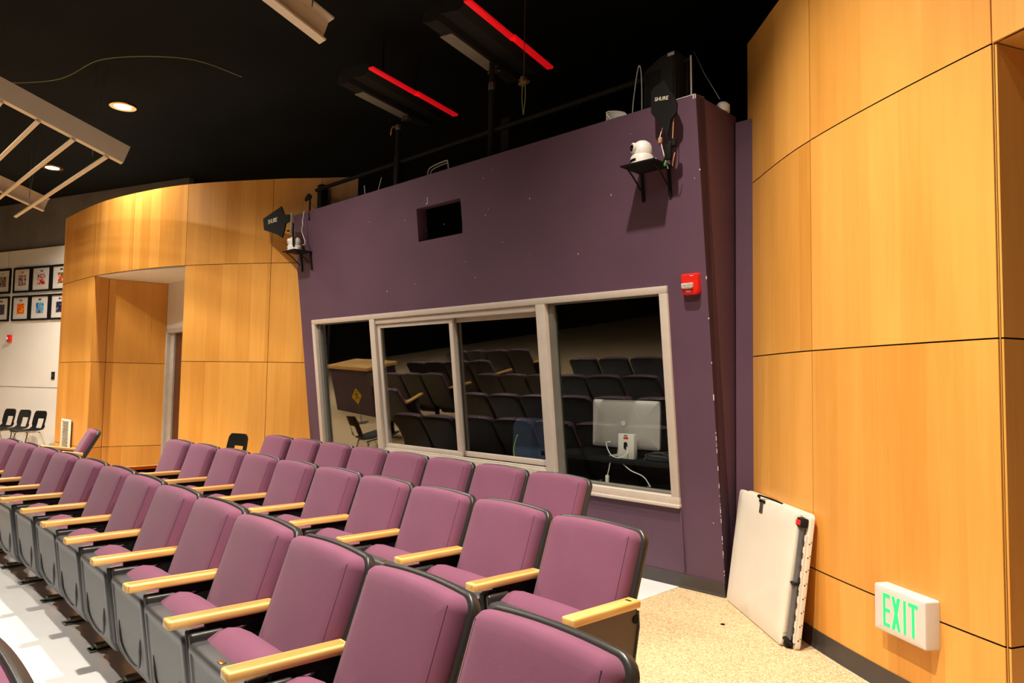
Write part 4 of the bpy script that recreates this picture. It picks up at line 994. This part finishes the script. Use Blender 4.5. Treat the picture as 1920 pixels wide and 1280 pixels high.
bm = B(); prism(bm, [(hx - .030, TH - .12), (hx - .006, TH - .12)] + [p for k in range(8) for p in ((hx - .006, .60 - .068 * k), (hx - .006, .555 - .068 * k))] + [(hx - .006, .04), (hx - .022, .04)] + [p for k in range(7, -1, -1) for p in ((hx - .030, .56 - .068 * k), (hx - .014, .566 - .068 * k), (hx - .014, .592 - .068 * k), (hx - .030, .598 - .068 * k))], .046, .058, 'y')
obj('ribbed_edge', bm, M['cream'], t)
bm = B()
for k in range(8):
    z = .055 + .075 * k; box(bm, hx - .001, hx + .001, .062, .068, z, z + .006); box(bm, hx - .001, hx + .001, .073, .077, z + .01, z + .016)
obj('screw_slots', bm, M['black'], t)
bm = B(); tube(bm, [(-.11, .022, TH - .012), (-.11, -.01, TH + .0), (-.08, -.02, TH + .012), (-.03, -.006, TH + .012), (.03, .03, TH + .006), (.09, .06, TH - .003)], .006, 8, smooth_n=6); box(bm, -.11, -.02, -.003, .0, TH - .03, TH - .012, bev=.001); obj('carry_strap', bm, M['black'], t)
obj('latch_plate', bx(-.095, -.045, -.003, .001, TH - .095, TH - .012, bev=.001), M['steel'], t)
obj('blue_tab', bx(-.05, -.012, .03, .048, TH - .006, TH + .008, bev=.002), mat('blue_tab', srgb(40, 90, 190), .4), t)

# small debris on carpet
bm = B(); lathe(bm, [(.014, .0), (.014, .003)], seg=12); tag(obj('carpet_scrap', bm, M['black'], mw=Matrix.Translation((1.30, 4.42, .001))), 'tiny dark disc lying on the tan carpet by the folded table', 'scrap')

# ---------------------------------------------------------------- slatted ceiling clouds
def channel(bm, L_, flip=1):
    # C channel running along x, web facing -y*flip
    prism(bm, [(0, 0), (0, .21), (.09 * flip, .21), (.09 * flip, .195), (.015 * flip, .195), (.015 * flip, .015), (.09 * flip, .015), (.09 * flip, 0)], 0, L_, 'x')
def cloud(E, L_, label, direction=1, cut=3.6, x0=.17):
    # E: lower far end of the near beam; beams run towards the stage and rise
    rise = .335
    bdir = (Nn + UPV * rise).normalized()
    ax = U * direction
    zz = bdir.cross(ax) if direction < 0 else ax.cross(bdir)
    if zz.z < 0: zz = -zz
    m = frame_m(E, bdir, ax, zz)
    t = thing('ceiling_cloud', label, 'ceiling panel', m, 'white slatted panels hung below the ceiling')
    for y, fl, nm in ((0, 1, 'edge_beam'), (L_, -1, 'edge_beam')):
        bm = B(); channel(bm, cut, fl)
        for v in bm.verts: v.co.y += y
        obj(nm, bm, M['cloud'], t, smooth=False)
    for k in range(int((cut - x0) / .35)):
        x = x0 + .35 * k
        bm = B(); box(bm, x - .022, x + .022, -.1 if False else .02, L_ + .9 if direction > 0 else L_ - .02, -.035, -.005, bev=.005); obj('slat', bm, M['cloud'], t)
    for x, y in ((.25, .3), (cut - .5, .3), (.25, L_ - .3), (cut - .5, L_ - .3)):
        w = m @ V((x, y, 0)); iv = m.inverted() @ V((w.x, w.y, CEIL)); bm = B(); tube(bm, [(x, y, 0), iv], .003, 6)
        iv2 = m.inverted() @ V((w.x + .12, w.y, CEIL)); tube(bm, [(x, y, 0), iv2], .003, 6); obj('hanging_wire', bm, M['steel'], t)
    return t
cloud(V((-4.44, 8.0, 3.86)), 3.56, 'white slatted ceiling panel hanging at the top left, rods running away to the left')
cloud(V((-1.47, 5.2, 3.93)), 1.15, 'white slatted ceiling panel cut by the top edge, left of the strip lights', direction=-1, x0=.75, cut=1.7)

# ---------------------------------------------------------------- recessed lights, cable and duct on the black ceiling
dl0 = None
for i, (x, y, e, cone) in enumerate(DOWNLIGHTS):
    lab = {2: 'round recessed ceiling light glowing above the slatted panel, the larger one', 3: 'round recessed ceiling light seen through the slats, the smaller one'}.get(i, 'round recessed ceiling light out over the seats, number %s line' % ORD[i])
    if i not in (2, 3): lab = ['round ceiling light above the folded table corner', 'added round ceiling lamp brightening the left wood wall', '', '', 'round ceiling light above the front row middle', 'added round fill light above the left part of the front row', 'added round fill light above the left aisle block', 'added round fill light near the right wall recess', 'added round fill light furthest left near the white wall'][i]
    mw = Matrix.Translation((x, y, CEIL))
    if dl0 is None:
        dl0 = thing('ceiling_light', lab, 'ceiling light', mw, 'round recessed ceiling lights')
        bm = B(); lathe(bm, [(.105, -.002), (.105, -.02), (.16, -.022), (.165, -.012), (.16, -.001)], seg=32)
        bmesh.ops.delete(bm, geom=[f for f in bm.faces if len(f.verts) > 8], context='FACES_ONLY'); obj('trim_ring', bm, M['brass'], dl0)
        bm = B(); lathe(bm, [(.10, -.006), (.10, -.004)], seg=32); obj('lamp_disc', bm, M['glow'], dl0)
    else: link_copy(dl0, mw, lab, 'round recessed ceiling lights')
    ld = bpy.data.lights.new('downlight', 'SPOT'); ld.energy = e; ld.color = LIGHT_COL; ld.spot_size = math.radians(cone); ld.spot_blend = 1; ld.shadow_soft_size = .05
    lo = bpy.data.objects.new('downlight', ld); COL.objects.link(lo); lo.location = (x, y, CEIL - .05)
bm = B(); tube(bm, [(-6.5, 8.0, 4.75), (-5.3, 8.0, 4.80), (-4.6, 7.8, 4.97), (-3.6, 7.6, 4.90), (-2.9, 7.4, 4.62)], .004, 6, smooth_n=8)
tag(obj('ceiling_cable', bm, mat('olive_cable', srgb(130, 130, 80), .6)), 'thin pale cable sagging under the black ceiling', 'cable')
